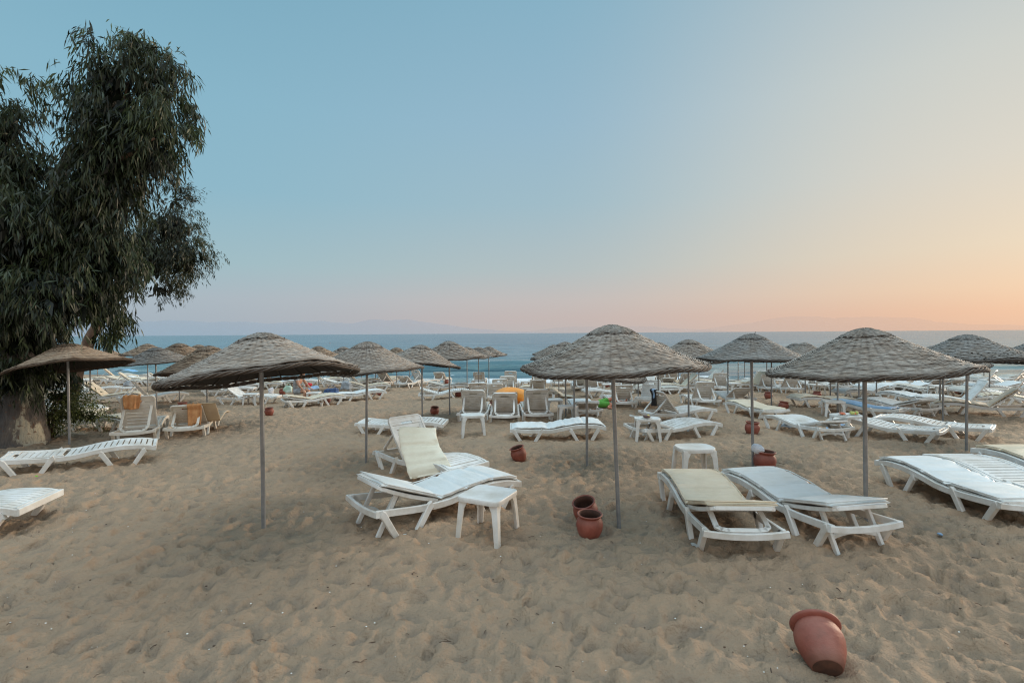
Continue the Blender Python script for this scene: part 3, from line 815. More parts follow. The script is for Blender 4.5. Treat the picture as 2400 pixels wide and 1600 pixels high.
def lounger_back(style):
    flat = lambda y: 0.004 + 0.014 * math.sin((y / BACK_L) * PI) * -1
    b = slats(style, 0.03, 0.58, 0.56, flat, 0.076, 0.010)
    for s in (-1, 1):
        b.strip([(s * 0.292, y, flat(y) - 0.004) for y in np.linspace(0.0, 0.66, 9)], 0.040, 0.034, (1, 0, 0))
    n = 7
    for i in range(3):
        y0 = 0.585 + i * 0.048
        hw = (0.30, 0.30, 0.27)[i]
        if i == 0 and style != 'long':
            for s in (-1, 1): b.box((s * 0.20, y0 + 0.02, 0.0), (0.20, 0.046, 0.014), None, 0.003)
        else:
            b.box((0, y0 + 0.02, 0.002 * i), (hw * 2, 0.050, 0.016), None, 0.004)
    b.strip([(-0.30, 0.64, 0.0), (-0.285, 0.69, 0.0), (-0.25, 0.715, 0.002), (0.25, 0.715, 0.002), (0.285, 0.69, 0.0), (0.30, 0.64, 0.0)], 0.03, 0.036, (0, 0, 1))
    return b.mesh("backrest")
def lounger_prop(phi, u=False):
    b = B(); c, s = math.cos(R(phi)), math.sin(R(phi))
    ay, az = HIN_Y + 0.50 * c + 0.02 * s, HIN_Z + 0.50 * s - 0.035 * c
    if phi >= 32 or u:
        ey, ez = min(0.90, ay + 0.50), 0.262
        pts = [(-0.235, ay, az), (-0.235, ay + (ey - ay) * .82, az + (ez - az) * .82), (-0.20, ay + (ey - ay) * .95, az + (ez - az) * .95), (-0.14, ey, ez),
               (0.14, ey, ez), (0.20, ay + (ey - ay) * .95, az + (ez - az) * .95), (0.235, ay + (ey - ay) * .82, az + (ez - az) * .82), (0.235, ay, az)]
        P = [Vector(p) for p in pts]
        for p, q in zip(P, P[1:]): b.bar(p, q, 0.046, 0.022, Vector((0, ez - az, -(ey - ay))), 0.0, 0.02)
    else:
        ey, ez = ay + 0.20, -0.03
        for x in (-0.25, 0.25):
            b.strip([(x, ay, az), (x * 1.0, (ay + ey) / 2, (az + ez) / 2), (x, ey, ez)], 0.048, 0.034, (1, 0, 0))
        m = 0.60
        arc = [(x, ay + (ey - ay) * (m - 0.10 * (1 - (x / .25) ** 2)), az + (ez - az) * (m - 0.10 * (1 - (x / .25) ** 2))) for x in np.linspace(-0.25, 0.25, 9)]
        b.strip(arc, 0.04, 0.026, (0, 1, 0))
    return b.mesh("prop")
def mattress_path(phi, n=40):
    pts = []
    for y in np.linspace(-0.95, HIN_Y - 0.03, n): pts.append((y, deck_z(y) + 0.012))
    c, s = math.cos(R(phi)), math.sin(R(phi))
    for t in np.linspace(0.05, 0.72, n // 2): pts.append((HIN_Y + t * c - 0.016 * s, HIN_Z + 0.016 * c + t * s + 0.006))
    return np.array(pts)
def sweep_mattress(name, P3, W3, Nn, thick, width, seed, seams=(), wrk=0.018):
    """P3 (n,3) bottom centre line, W3 (n,3) unit widths, Nn (n,3) unit normals"""
    n = len(P3); m = 22; V = []
    a = np.arange(m) / m * 2 * PI
    cx = np.sign(np.cos(a)) * np.abs(np.cos(a)) ** 0.28; cz = np.sign(np.sin(a)) * np.abs(np.sin(a)) ** 0.55
    g = np.random.default_rng(seed)
    for i in range(n):
        e = min(i, n - 1 - i) / 2.5
        k = min(1.0, 0.35 + 0.65 * math.sqrt(min(1, e)))
        tk = thick * k
        for sm in seams:
            tk *= 1 - 0.55 * math.exp(-((i - sm) / 0.9) ** 2)
        wob = 0.012 * (vnoise(np.array([i * 0.35]), np.array([seed * 1.7]), seed)[0] - 0.5)
        wr = wrk * (vnoise(np.full(m, i * 0.55 + seed), 3.0 * cx + seed + i * 0.22, seed + 4) - 0.5) * (cz > 0) + wrk * 0.6 * (vnoise(np.full(m, i * 0.16 + seed), 1.3 * cx + seed, seed + 14) - 0.5)
        V.append(P3[i] + np.outer(cx * (width / 2 * (0.97 + 0.03 * k)) + wob, W3[i]) + np.outer(tk * (0.5 + 0.5 * cz) * (0.86 + 0.14 * np.cos(cx * 1.4)) + wr, Nn[i]))
    V = np.concatenate(V); F = grid_faces(n, m, True)
    caps = np.array([[k, (k + 1) % m, (m - 1 - k) - 1, m - 1 - k] for k in range(m // 2 - 1)])
    F = np.concatenate([F, caps, (n - 1) * m + caps[:, ::-1]])
    return npmesh(name, V, F, True)
def mattress(phi, seed):
    P = mattress_path(phi); n = len(P)
    d = np.gradient(P, axis=0); d /= np.linalg.norm(d, axis=1)[:, None]
    d = (d + np.roll(d, 1, 0) + np.roll(d, -1, 0)); d[0] = d[1]; d[-1] = d[-2]; d /= np.linalg.norm(d, axis=1)[:, None]
    P3 = np.stack([np.zeros(n), P[:, 0], P[:, 1]], -1); W = np.tile([1.0, 0, 0], (n, 1)); Nn = np.stack([np.zeros(n), -d[:, 1], d[:, 0]], -1)
    return sweep_mattress("mattress", P3, W, Nn, 0.050, 0.650, seed, (14, 27, 39))
def piping(phi):
    P = mattress_path(phi); n = len(P); w = 0.322; L = []
    for i in range(1, n - 1):
        d = P[min(n - 1, i + 1)] - P[i - 1]; d = d / np.linalg.norm(d); q = P[i] + np.array([-d[1], d[0]]) * 0.040
        L.append((q[0], q[1]))
    loop = [(-w, y, z) for y, z in L] + [(-w * .5, L[-1][0], L[-1][1] + .002), (w * .5, L[-1][0], L[-1][1] + .002)] + [(w, y, z) for y, z in L[::-1]] + [(w * .5, L[0][0], L[0][1] + .002), (-w * .5, L[0][0], L[0][1] + .002), (-w, L[0][0], L[0][1])]
    return B().tube(loop, 0.0065, 5).mesh("piping", True)
def lm(key, fn):
    if key not in LM: LM[key] = fn()
    return LM[key]

def part(name, me, mat, root, loc=(0, 0, 0), rot=(0, 0, 0), sc=None):
    o = bpy.data.objects.new(name, me); COL.objects.link(o); o.parent = root
    if len(me.materials) == 0: me.materials.append(mat)
    elif me.materials[0] is not mat:
        o.material_slots[0].link = 'OBJECT'; o.material_slots[0].material = mat
    o.location = loc; o.rotation_euler = rot
    if sc: o.scale = sc
    return o

LCOUNT = 0
def lounger(anchor, px, py, th, phi, cush, label, style='cross', group="white sun loungers on the beach", mat='plastic', pos=None, sink=0.012, tilt=0.0, u=False, off=(0, 0, 0)):
    """anchor: 'h'/'f'/'c' = spot under the head legs / foot legs / middle; th = bearing of the head end, 0 away from the camera, 90 right"""
    global LCOUNT; LCOUNT += 1
    if anchor == 'h' and phi >= 48 and mat == 'plastic': phi, sink = int(round(phi * 0.83)), 0.04
    hd = Vector((math.sin(R(th)), math.cos(R(th)), 0))
    if pos is not None: p = Vector((pos[0], pos[1], 0))
    else:
        p = at(px, py)
        p = p - hd * {'h': 0.70, 'f': -0.70, 'c': 0.0}[anchor]
    zc = gz(p.x, p.y); zh = gz(p.x + hd.x * .7, p.y + hd.y * .7); zf = gz(p.x - hd.x * .7, p.y - hd.y * .7)
    root = thing("sun_lounger", (p.x, p.y, (zh + zf) / 2 - sink), R(-th), label, "sun lounger", group)
    root.rotation_euler = (math.atan2(zh - zf, 1.4), R(tilt), R(-th))
    mt = M[mat]
    part("frame", lm('frame', lounger_frame), mt, root)
    leg = lm('leg', lounger_leg)
    for sx in (-1, 1):
        for y in (-0.54, 0.60): part("leg", leg, mt, root, (sx * 0.352, y, 0))
    part("seat", lm('seat' + style, lambda: slats(style, -0.92, HIN_Y - 0.01, 0.63, deck_z).mesh("seat")), mt, root)
    part("backrest", lm('back' + style, lambda: lounger_back(style)), mt, root, (0, HIN_Y, HIN_Z), (R(max(phi, 1.5)), 0, 0))
    if phi > 8: part("prop", lm(('prop', phi, u), lambda: lounger_prop(phi, u)), mt, root)
    if cush:
        sd = LCOUNT % 3
        mo = part("mattress", lm(('mat', phi, sd), lambda: mattress(phi, sd + 1)), M[cush], root, off)
        if p.y < 9: part("piping", lm(('pip', phi), lambda: piping(phi)), M[cush], mo)
    return root

# ------------------------------------------------------------------ side table
def table_top(kind):
    b = B(); n = 40; bm = b.bm
    def loop(h, k, z):
        vs = []
        for i in range(n):
            a = (i + 0.5) / n * 2 * PI; e = 0.22 if kind == 'square' else 0.62
            c, s = math.cos(a), math.sin(a)
            x = math.copysign(abs(c) ** e, c) * h; y = math.copysign(abs(s) ** e, s) * h * (0.82 if kind == 'oval' else 1)
            vs.append(bm.verts.new((x * k, y * k, z)))
        return vs
    L = [loop(0.23, 0.97, 0.375), loop(0.23, 0.985, 0.375), loop(0.23, 1.0, 0.398), loop(0.23, 1.0, 0.414), loop(0.23, 0.985, 0.421), loop(0.23, 0.93, 0.419), loop(0.23, 0.5, 0.416)]
    for r0, r1 in zip(L, L[1:]):
        for k in range(n): bm.faces.new((r0[k], r0[(k + 1) % n], r1[(k + 1) % n], r1[k]))
    bm.faces.new(L[-1])
    inner = loop(0.23, 0.955, 0.400); bm.faces.new(inner[::-1])
    for k in range(n): bm.faces.new((inner[k], inner[(k + 1) % n], L[0][(k + 1) % n], L[0][k]))
    return b.mesh("tabletop", True, 40)
def table_leg(kind):
    """corner leg: two tapering flanges meeting at the outer corner; stands at +x +y"""
    b = B(); bm = b.bm
    ky = 0.82 if kind == 'oval' else 1
    prof = [(0.398, 0.205, 0.105), (0.36, 0.208, 0.085), (0.31, 0.212, 0.062), (0.2, 0.220, 0.054), (-0.03, 0.236, 0.044)]
    rows = []
    for (z, o, w) in prof:
        t = 0.016
        cs = [(o, o), (o - w, o), (o - w, o - t), (o - t, o - t), (o - t, o - w), (o, o - w)]
        rows.append([bm.verts.new((x, y * ky, z)) for (x, y) in cs])
    for r0, r1 in zip(rows, rows[1:]):
        for k in range(6): bm.faces.new((r0[k], r0[(k + 1) % 6], r1[(k + 1) % 6], r1[k]))
    bm.faces.new(rows[0]); bm.faces.new(rows[-1][::-1])
    me = b.mesh("leg"); return me
def table(px, py, rot, label, kind='square', size=1.0, group="white plastic side tables", pos=None):
    p = at(px, py) if pos is None else Vector((pos[0], pos[1], gz(*pos)))
    root = thing("side_table", (p.x, p.y, p.z - 0.012), R(rot), label, "side table", group)
    root.scale = (size, size, size)
    part("tabletop", lm('top' + kind, lambda: table_top(kind)), M['plastic'], root)
    for k in range(4):
        sx, sy = (1, 1, -1, -1)[k], (1, -1, 1, -1)[k]
        part("leg", lm('tleg' + kind, lambda: table_leg(kind)), M['plastic'], root, (0, 0, 0), (0, 0, 0), (sx, sy, 1))
    return root, p

# ------------------------------------------------------------------ clay pots
def pot_body(kind):
    if kind == 'tall':
        o = [(0.085, 0.0), (0.092, 0.005), (0.115, 0.06), (0.140, 0.14), (0.152, 0.21), (0.150, 0.255), (0.146, 0.262), (0.1475, 0.268), (0.142, 0.276), (0.1435, 0.282), (0.130, 0.315), (0.128, 0.325), (0.150, 0.335), (0.158, 0.347), (0.157, 0.358), (0.148, 0.364)]
        i = [(0.132, 0.358), (0.118, 0.32), (0.132, 0.25), (0.130, 0.14), (0.08, 0.03), (0.0, 0.025)]
    else:
        o = [(0.075, 0.0), (0.084, 0.005), (0.108, 0.045), (0.128, 0.10), (0.134, 0.145), (0.128, 0.185), (0.110, 0.212), (0.104, 0.222), (0.112, 0.234), (0.126, 0.243), (0.128, 0.252), (0.121, 0.258)]
        i = [(0.108, 0.252), (0.093, 0.225), (0.115, 0.18), (0.118, 0.12), (0.07, 0.025), (0.0, 0.02)]
    mt = [0] * (len(o)) + [1] * (len(i) - 1)
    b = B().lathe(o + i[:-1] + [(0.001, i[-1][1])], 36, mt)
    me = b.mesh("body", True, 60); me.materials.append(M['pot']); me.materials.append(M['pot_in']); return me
def pot(px, py, label, scale=1.0, kind='round', tilt=(0, 0), lift=0.0, group="terracotta pots on the sand", p=None):
    p = at(px, py) if p is None else p
    o = link("clay_pot", lm('pot' + kind, lambda: pot_body(kind)), None)
    tag(o, label, "clay pot", group)
    o.location = (p.x, p.y, p.z - 0.02 + lift)
    o.rotation_euler = (R(tilt[0]), R(tilt[1]), random.uniform(-0.5, 0.5)); o.rotation_mode = 'XYZ'
    rz = random.uniform(0, 6.28)
    o.rotation_euler = (Matrix.Rotation(R(tilt[0]), 3, 'X') @ Matrix.Rotation(R(tilt[1]), 3, 'Y') @ Matrix.Rotation(rz, 3, 'Z')).to_euler()
    o.scale = (scale,) * 3
    return o
# ------------------------------------------------------------------ parasols
U = parasol
U(618, 1243, "front left wicker parasol tilted so its dark underside shows", 'hi0', 2.08, 0.95, (-5.5, -6.5), (0.0, 0.0))
U(1451, 1240, "largest wicker parasol at the front centre, over two terracotta pots", 'hi1', 2.15, 0.955, (-1.0, -1.5), (-0.075, 0.0))
U(2030, 1228, "front right wicker parasol above the pair of cushioned loungers", 'hi2', 2.10, 0.955, (-1.0, -2.5), (-0.03, 0.0))
U(163, 1048, "wicker parasol beside the eucalyptus trunk, canopy dipping to the left", 'hi2', 2.0, 1.0, (-3, -9.0), (0.0, 0.0), mat='wicker_warm')
U(858, 1092, "wicker parasol second from left in front, by the lounger with slipped cushion", 'hi0', 1.99, 0.88, (1, 0), (0.04, 0.0))
U(1376, 1092, "wicker parasol mostly hidden behind the front centre one, rim dipping right", 'hi1', 1.90, 0.94, (-3, 4.5), (0, 0), group=None)
U(1765, 1092, "dark grey wicker parasol with stray twigs sticking up from its crown", 'hi0', 2.08, 0.87, (-2, 0), (-0.03, 0.0), mat='wicker_grey', twig=True)
U(2265, 1061, "grey see-through wicker parasol with holes near its rim, at right", 'open', 2.05, 1.03, (-3, 1), (0, 0), mat='wicker_grey')
U(2455, 985, "wicker parasol cut off by the right picture edge", 'mid0', 2.02, 1.05, (0, 0), (0, 0), mat='wicker_grey')
# middle distance
U(990, 990, "mid beach wicker parasol tilted to the right, dark underside showing", 'mid0', 1.98, 1.03, (-6, 5), (0, 0))
U(1054, 973, "wicker parasol fourth from left in the middle row, twig at its crown", 'mid1', 2.08, 0.98, (-1, 0), (0, 0), twig=True)
U(487, 1006, "mid beach parasol half hidden by the front left parasol, sloping down left", 'mid1', 1.98, 1.1, (0, -8), (0, 0), mat='wicker_warm')
U(421, 943, "brown wicker parasol with wide canopy in the cluster left of centre", 'mid0', 2.08, 1.08, (2, 0), (0, 0), mat='wicker_warm')
U(367, 957, "darker wicker parasol tucked left of the wide brown one", 'mid1', 1.98, 1.08, (1, -3), (0, 0), mat='wicker_grey')
U(1614, 1002, "wicker parasol right of the front centre one, its crown rounded", 'mid0', 2.06, 0.95, (0, 0), (0, 0))
U(1543, 970, "wicker parasol whose crown peeps out right of the front centre canopy", 'mid1', 2.06, 0.95, (0, 0), (-0.0, 0))
U(1326, 978, "wicker parasol whose upper slope shows left of the front centre canopy", 'mid0', 2.06, 0.95, (0, 0), (0, 0))
U(1346, 994, "parasol with bare grey pole just left of the front centre pole", 'mid1', 1.80, 0.9, (0, 0), (0, 0))
U(1310, 931, "distant parasol on a thin pole beside the slipped cream mattress", 'mid1', 1.98, 0.95, (0, 0), (0, 0))
U(1299, 919, "low parasol peak second left behind the front centre canopy", 'mid0', 2.08, 0.95, (0, 0), (0, 0))
U(1496, 950, "parasol on a dark pole behind the small food table", 'mid1', 1.90, 0.9, (0, 0), (0, 0))
U(1706, 944, "parasol on a pole left of the slatted bench-like lounger, behind the dark one", 'mid0', 1.92, 0.9, (0, 0), (0, 0))
U(1808, 953, "parasol on a pole near two small pots, under the front right canopy edge", 'mid1', 1.86, 0.9, (0, 0), (0, 0))
U(1888, 931, "small parasol crown between the dark grey and front right canopies", 'mid0', 2.04, 0.98, (0, 0), (-0.05, 0))
U(1863, 905, "tiny parasol crown just right of the dark grey canopy", 'far0', 2.08, 1.0, (0, 0), (0, 0), mat='wicker_grey')
U(1946, 931, "parasol pole second left of the front right pole, behind the blue towel", 'mid1', 1.95, 0.95)
U(1963, 974, "parasol pole standing at the side table left of the blue towel", 'mid0', 1.86, 0.9)
U(2013, 957, "parasol pole just left of the front right pole", 'mid1', 1.9, 0.9)
U(2054, 938, "parasol pole just right of the front right pole", 'mid0', 1.93, 0.95)
U(2203, 970, "thin parasol pole, left one of the close pair at right", 'mid1', 1.88, 0.9)
U(2210, 992, "thicker parasol pole, right one of the close pair at right", 'mid0', 1.84, 0.88)
U(2319, 925, "parasol on a pole behind the longitudinal-slat lounger back at right", 'mid1', 1.92, 0.95)
# far left rows
U(747, 919, "far parasol peeping over the front left canopy's right slope", 'far0', 2.06, 1.0, (0, 0), (0, 0), mat='wicker_warm')
U(806, 912, "far parasol between the front left canopy and its right neighbour", 'far1', 2.04, 1.0)
U(930, 905, "far parasol just right of the second front parasol's crown", 'far0', 2.02, 1.0, mat='wicker_warm')
U(960, 896, "far parasol left behind the tilted mid beach parasol", 'far1', 2.15, 1.0)
U(880, 903, "far parasol pole under the second front canopy, right of its pole", 'far0', 1.85, 1.0)
U(848, 897, "far parasol pole under the second front canopy, left of its pole", 'far1', 1.85, 1.0)
U(1095, 917, "first of five seaward parasols in line, nearest and lowest rim", 'mid0', 2.04, 1.02, mat='wicker')
U(1122, 908, "second of five seaward parasols in line beside the breaking wave", 'far1', 2.05, 1.0, mat='wicker')
U(1146, 903, "third of five seaward parasols in line beside the breaking wave", 'far0', 2.10, 1.0, mat='wicker')
U(1166, 897, "fourth of five seaward parasols in line beside the breaking wave", 'far1', 2.10, 1.0)
U(1181, 893, "last of five seaward parasols in line, closest to the breaking wave", 'far0', 2.14, 1.0)
U(347, 919, "far brown parasol highest in the left cluster, sea behind it", 'far0', 2.16, 1.02, mat='wicker_warm')
U(467, 916, "far brown parasol peeping behind the wide brown canopy", 'far1', 2.14, 0.98, mat='wicker_warm')
U(499, 925, "far parasol rightmost of the left cluster, beside the front left canopy", 'far0', 2.0, 1.0, mat='wicker_warm')
U(213, 969, "grey parasol pole right of the second eucalyptus trunk", 'mid0', 1.82, 0.85, mat='wicker_warm')
U(229, 893, "far parasol pole at the waterline right of the second trunk", 'far1', 1.9, 0.9, mat='wicker_warm')
U(256, 889, "far parasol pole at the waterline behind a raised lounger back", 'far0', 1.9, 0.9, mat='wicker_warm')
U(1521, 897, "far parasol pole right of the striped lounger backs, under front centre rim", 'far0', 1.9, 0.9)
U(1548, 897, "far parasol pole behind the wetsuit lounger", 'far1', 1.9, 0.9)
U(1590, 905, "far parasol pole in front of the tan lounger back", 'far0', 1.9, 0.92)
U(1638, 916, "far parasol behind the rounded crown, seen at its right side", 'far1', 2.06, 0.95)
U(1418, 898, "far parasol pole left of the front centre pole by the water", 'far0', 1.88, 0.9)
U(1730, 898, "far parasol pole under the left half of the dark grey canopy", 'far1', 1.9, 0.9)
U(1745, 891, "farthest parasol pole at the water just left of the dark grey pole", 'far0', 1.9, 0.9)
U(1797, 917, "far parasol pole under the right half of the dark grey canopy", 'far1', 1.9, 0.9)
U(2122, 898, "far parasol pole below the front right rim, right side", 'far0', 1.9, 0.9)
U(2183, 895, "far parasol pole at the bright water between the two right canopies", 'far1', 1.9, 0.9)
U(2271, 908, "far parasol pole hidden close behind the see-through parasol's pole", 'far0', 1.9, 0.9)
U(2306, 893, "far parasol pole at the water under the see-through canopy", 'far1', 1.9, 0.9)

# ------------------------------------------------------------------ loungers
L = lounger
# front
L('c', 0, 0, 230, 19, 'white', "lounger at front centre with pale blue-white mattress, head slightly raised", pos=(-0.88, 5.97))
slip = L('c', 0, 0, 315, 52, None, "upright white lounger whose cream mattress has slid off its side", pos=(-1.28, 7.72))
L('c', 943, 1016, 272, 0, None, "flat bare slatted lounger behind the one with slipped mattress", 'cross')
L('c', 0, 0, 237, 0, None, "long bare slatted lounger at left in front of the trunk", pos=(-6.95, 8.25))
L('c', 0, 0, 258, 0, None, "bare lounger corner cut off at the left edge, nearest the camera", 'long', pos=(-6.22, 5.50))
L('c', 0, 0, 183, 17, 'cream', "front right lounger with folded cream mattress, left of the pair", pos=(2.17, 5.58), u=True)
L('c', 0, 0, 171, 13, 'white', "front right lounger with white mattress and propped back, right of the pair", pos=(3.16, 5.70))
L('c', 0, 0, 180, 0, 'white', "flat lounger with smooth white mattress near the right edge", pos=(5.58, 6.38))
L('c', 0, 0, 180, 0, None, "bare slatted lounger between two mattressed ones at the right edge", pos=(6.38, 6.52))
L('c', 0, 0, 181, 14, 'cream', "lounger with lumpy cream mattress cut off by the right edge", pos=(7.28, 6.75))
# left
L('h', 318, 1035, 154, 70, None, "upright lounger back with an orange towel draped on its top", mat='plastic_cream')
L('h', 438, 1025, 160, 40, 'tan', "lounger with orange towel and tan mattress sticking out to the right", off=(-0.24, 0, 0.01), mat='plastic_cream')
L('c', 243, 1006, 284, 19, 'cream', "lounger behind the shrub with mattress, feet pointing right")
L('c', 262, 944, 250, 42, 'tan', "raised lounger with tan mattress right of the grey pole, left side")
L('c', 362, 944, 222, 54, None, "tall backed white lounger behind the orange towel lounger")
L('c', 222, 925, 238, 46, None, "grey looking raised back just behind the second trunk")
L('c', 172, 930, 92, 0, None, "flat white lounger seen through the leaves behind the second trunk")
L('c', 278, 893, 236, 46, 'tan', "far left raised lounger silhouetted against the water")
L('c', 296, 900, 262, 14, 'cream', "far left low lounger with cream mattress by the water")
L('c', 322, 890, 268, 10, 'grey', "far left flat lounger beside a blue towel at the waterline")
L('c', 150, 982, 275, 12, 'white', "lounger mostly hidden behind the yellow green shrub")
L('c', 160, 905, 240, 50, None, "far lounger back between the two eucalyptus trunks")
L('c', 388, 903, 232, 40, 'cream', "far lounger with cream mattress beneath the wide brown parasol")
L('c', 425, 903, 215, 48, None, "far upright white lounger beneath the wide brown parasol, right one")
L('c', 585, 947, 270, 38, None, "bare lounger with raised back behind the front left pole")
L('c', 538, 925, 255, 36, None, "lounger peeping out left behind the bare raised one")
L('c', 735, 950, 232, 10, 'cream', "long lounger with cream mattress under the front left canopy, facing left")
L('c', 840, 936, 235, 0, 'white', "lounger loaded with blue and grey beach bags")
L('c', 864, 917, 252, 17, 'cream', "far lounger with curved cream mattress behind the loaded one")
L('c', 800, 907, 262, 17, None, "far bare lounger left of the curved cream mattress")
L('h', 893, 903, 204, 50, 'tan', "far lounger with tan mattress leaning, right of the second front pole")
L('h', 945, 909, 196, 32, None, "low tilted far lounger back left of the tall backed one")
L('c', 990, 903, 214, 56, None, "tall rounded far lounger back with feet stretching right")
L('c', 1004, 896, 212, 50, None, "far lounger back half hidden behind the tall rounded one")
L('c', 908, 897, 216, 60, 'tan', "far upright lounger with tan cushion edge below the second front rim")
L('c', 864, 893, 225, 54, None, "far lounger right at the water under the second front canopy")
L('c', 1041, 934, 262, 19, None, "white lounger with its low back raised left, next to the pole in open sand")
L('c', 1050, 916, 270, 14, 'grey', "lounger with pale towel-like mattress just behind the low backed white one")
L('h', 1028, 899, 188, 34, 'tan', "small far lounger alone by the surf with a pot beside it")
# centre
L('h', 1108, 987, 182, 64, 'grey', "left one of three big upright loungers seen from behind")
L('h', 1183, 991, 180, 58, 'grey', "middle one of three upright loungers seen from behind, lowest back")
L('h', 1260, 987, 176, 66, 'grey', "right one of three upright loungers seen from behind, beside the inflatable")
L('h', 1120, 947, 180, 42, None, "lounger back peeping over the left of the three upright ones")
L('h', 1158, 946, 178, 40, None, "lounger back between left and middle upright ones")
L('h', 1172, 932, 181, 42, None, "second row lounger back above the middle upright one")
L('h', 1190, 926, 178, 62, 'grey', "tan looking upright lounger above the orange inflatable")
L('h', 1196, 907, 184, 66, None, "tall white lounger back in front of the breaking wave")
L('h', 1122, 902, 181, 40, None, "far grey lounger back by the surf behind the upright trio")
L('h', 1262, 928, 180, 34, 'tan', "lounger with rolled cushion behind the right upright one")
L('h', 1262, 906, 176, 62, None, "far upright back below the left tip of the front centre rim")
L('c', 1272, 926, 96, 0, 'cream', "flat lounger from which a cream mattress slides to the sand")
L('h', 1310, 906, 182, 66, None, "far white slatted back right of the thin poles", 'cross')
L('h', 1340, 904, 178, 58, None, "far grey back right of the white slatted one, at the surf")
L('h', 1388, 920, 180, 62, 'grey', "upright lounger with side arms left of the front centre pole")
L('h', 1376, 979, 178, 15, 'white', "low lounger with white padded back, next to the person in green shorts")
L('c', 1423, 931, 86, 0, None, "bare flat lounger crossing behind the front centre pole")
L('h', 1462, 957, 178, 55, None, "bare upright lounger just right of the front centre pole")
L('c', 1478, 920, 205, 42, None, "lounger with tilted back behind the bare upright one")
L('f', 1516, 955, 22, 50, None, "lounger with its feet toward us and back raised away, left of wetsuit")
L('c', 1512, 919, 30, 58, None, "lounger with A-shaped raised back behind the feet-first one")
L('c', 1592, 918, 91, 44, 'cream', "side-on lounger with cream mattress raised to the right")
L('h', 1566, 911, 182, 22, 'grey', "far lounger with rolled cushion left of the side-on one")
L('h', 1616, 913, 178, 42, 'tan', "tan far lounger back behind the side-on one")
L('h', 1508, 906, 176, 56, None, "pale far lounger back, leftmost of a row at the water")
L('h', 1548, 901, 181, 62, None, "far white slatted back, second in the row at the water")
L('h', 1580, 901, 178, 64, 'tan', "far white back with a yellow edge at the water")
L('c', 0, 0, 250, 50, None, "lounger with black wetsuit hanging from its raised back", pos=(at(1588, 985).x, at(1588, 985).y))
L('c', 1577, 1023, 250, 17, None, "empty white lounger with curved slats beside the food table")
L('h', 1656, 953, 181, 64, None, "bare upright lounger standing alone between two parasol poles")
L('h', 1692, 919, 185, 68, None, "tallest white lounger back behind the lone upright one")
L('c', 1660, 898, 75, 40, 'grey', "far lounger with grey striped cushion at the water's edge")
L('c', 1658, 906, 92, 0, 'cream', "far flat cream lounger left of the tallest white back")
# right
L('c', 1768, 974, 172, 0, 'cream', "lounger with narrow cream mattress left of the dark grey parasol's pole")
L('h', 1738, 950, 178, 28, None, "low bench-like back with upright slats behind the narrow mattress", 'long')
L('c', 1762, 915, 80, 54, 'tan', "far lounger with tan cushion raised right, behind the dark grey pole")
L('h', 1803, 919, 190, 60, None, "grey upright back right of the tan cushion")
L('c', 1884, 1016, 173, 11, None, "bare white lounger with bent back in the open sand at right")
L('c', 2074, 1022, 141, 0, None, "left one of two bare slatted loungers behind the front right pole")
L('c', 2184, 1017, 138, 0, None, "right one of two bare slatted loungers behind the front right pole")
L('c', 1930, 953, 86, 0, 'cream', "long flat cream lounger under the front right canopy, side on")
L('c', 2022, 972, 146, 0, None, "lounger covered with a bright blue towel")
L('c', 2098, 968, 164, 17, 'white', "white mattressed lounger with raised end right of the blue towel")
L('c', 2296, 970, 128, 40, 'cream', "large cream mattressed lounger with raised back near the right edge")
L('c', 2140, 946, 163, 0, 'white', "flat white mattressed lounger above the raised white one")
L('c', 2246, 952, 112, 54, None, "lounger whose back has long vertical slats, leaning right", 'long')
L('c', 2352, 937, 140, 60, None, "upright slatted lounger back at the far right edge")
L('c', 2020, 932, 82, 14, 'white', "side-on lounger with white mattress under the front right canopy")
L('c', 2120, 921, 84, 12, 'white', "side-on lounger with rising white end, farther right and behind")
L('h', 2200, 921, 180, 24, 'grey', "low cushioned lounger behind the far side table at right")
L('h', 2245, 916, 178, 19, 'grey', "far lounger with rolled brown cushion above the fallen pot")
L('h', 1860, 922, 182, 56, None, "upright lounger back left of the far table with a cup")
L('h', 1974, 916, 178, 30, None, "low far lounger back behind the front right pole, left of red cloth")
L('h', 2003, 913, 182, 52, 'grey', "far upright back beside the red cloths")
L('h', 2060, 911, 180, 48, None, "far upright back right of the front right pole")
L('c', 1925, 902, 92, 0, 'cream', "far flat lounger behind the table with a cup")
L('c', 2392, 952, 120, 0, 'cream', "flat mattressed lounger at the right edge behind the big cream one")
# rows at the water: nothing tells these apart
far_group = "far white loungers lined up at the waterline on the right"
far_label = "tiny white lounger in the crowded row at the water, right half"
for i, (px, py, th, ph) in enumerate([(2090, 903, 84, 0), (2135, 897, 88, 0), (2160, 901, 86, 14), (2215, 904, 92, 0), (2250, 897, 88, 14), (2290, 903, 86, 0), (2330, 899, 95, 14),
                                      (2360, 908, 150, 52), (2385, 900, 88, 0), (2395, 914, 84, 14), (1890, 899, 90, 0), (1840, 901, 86, 14)]):
    L('c', px, py, th, ph, 'grey' if i % 3 == 0 else None, far_label, group=far_group)

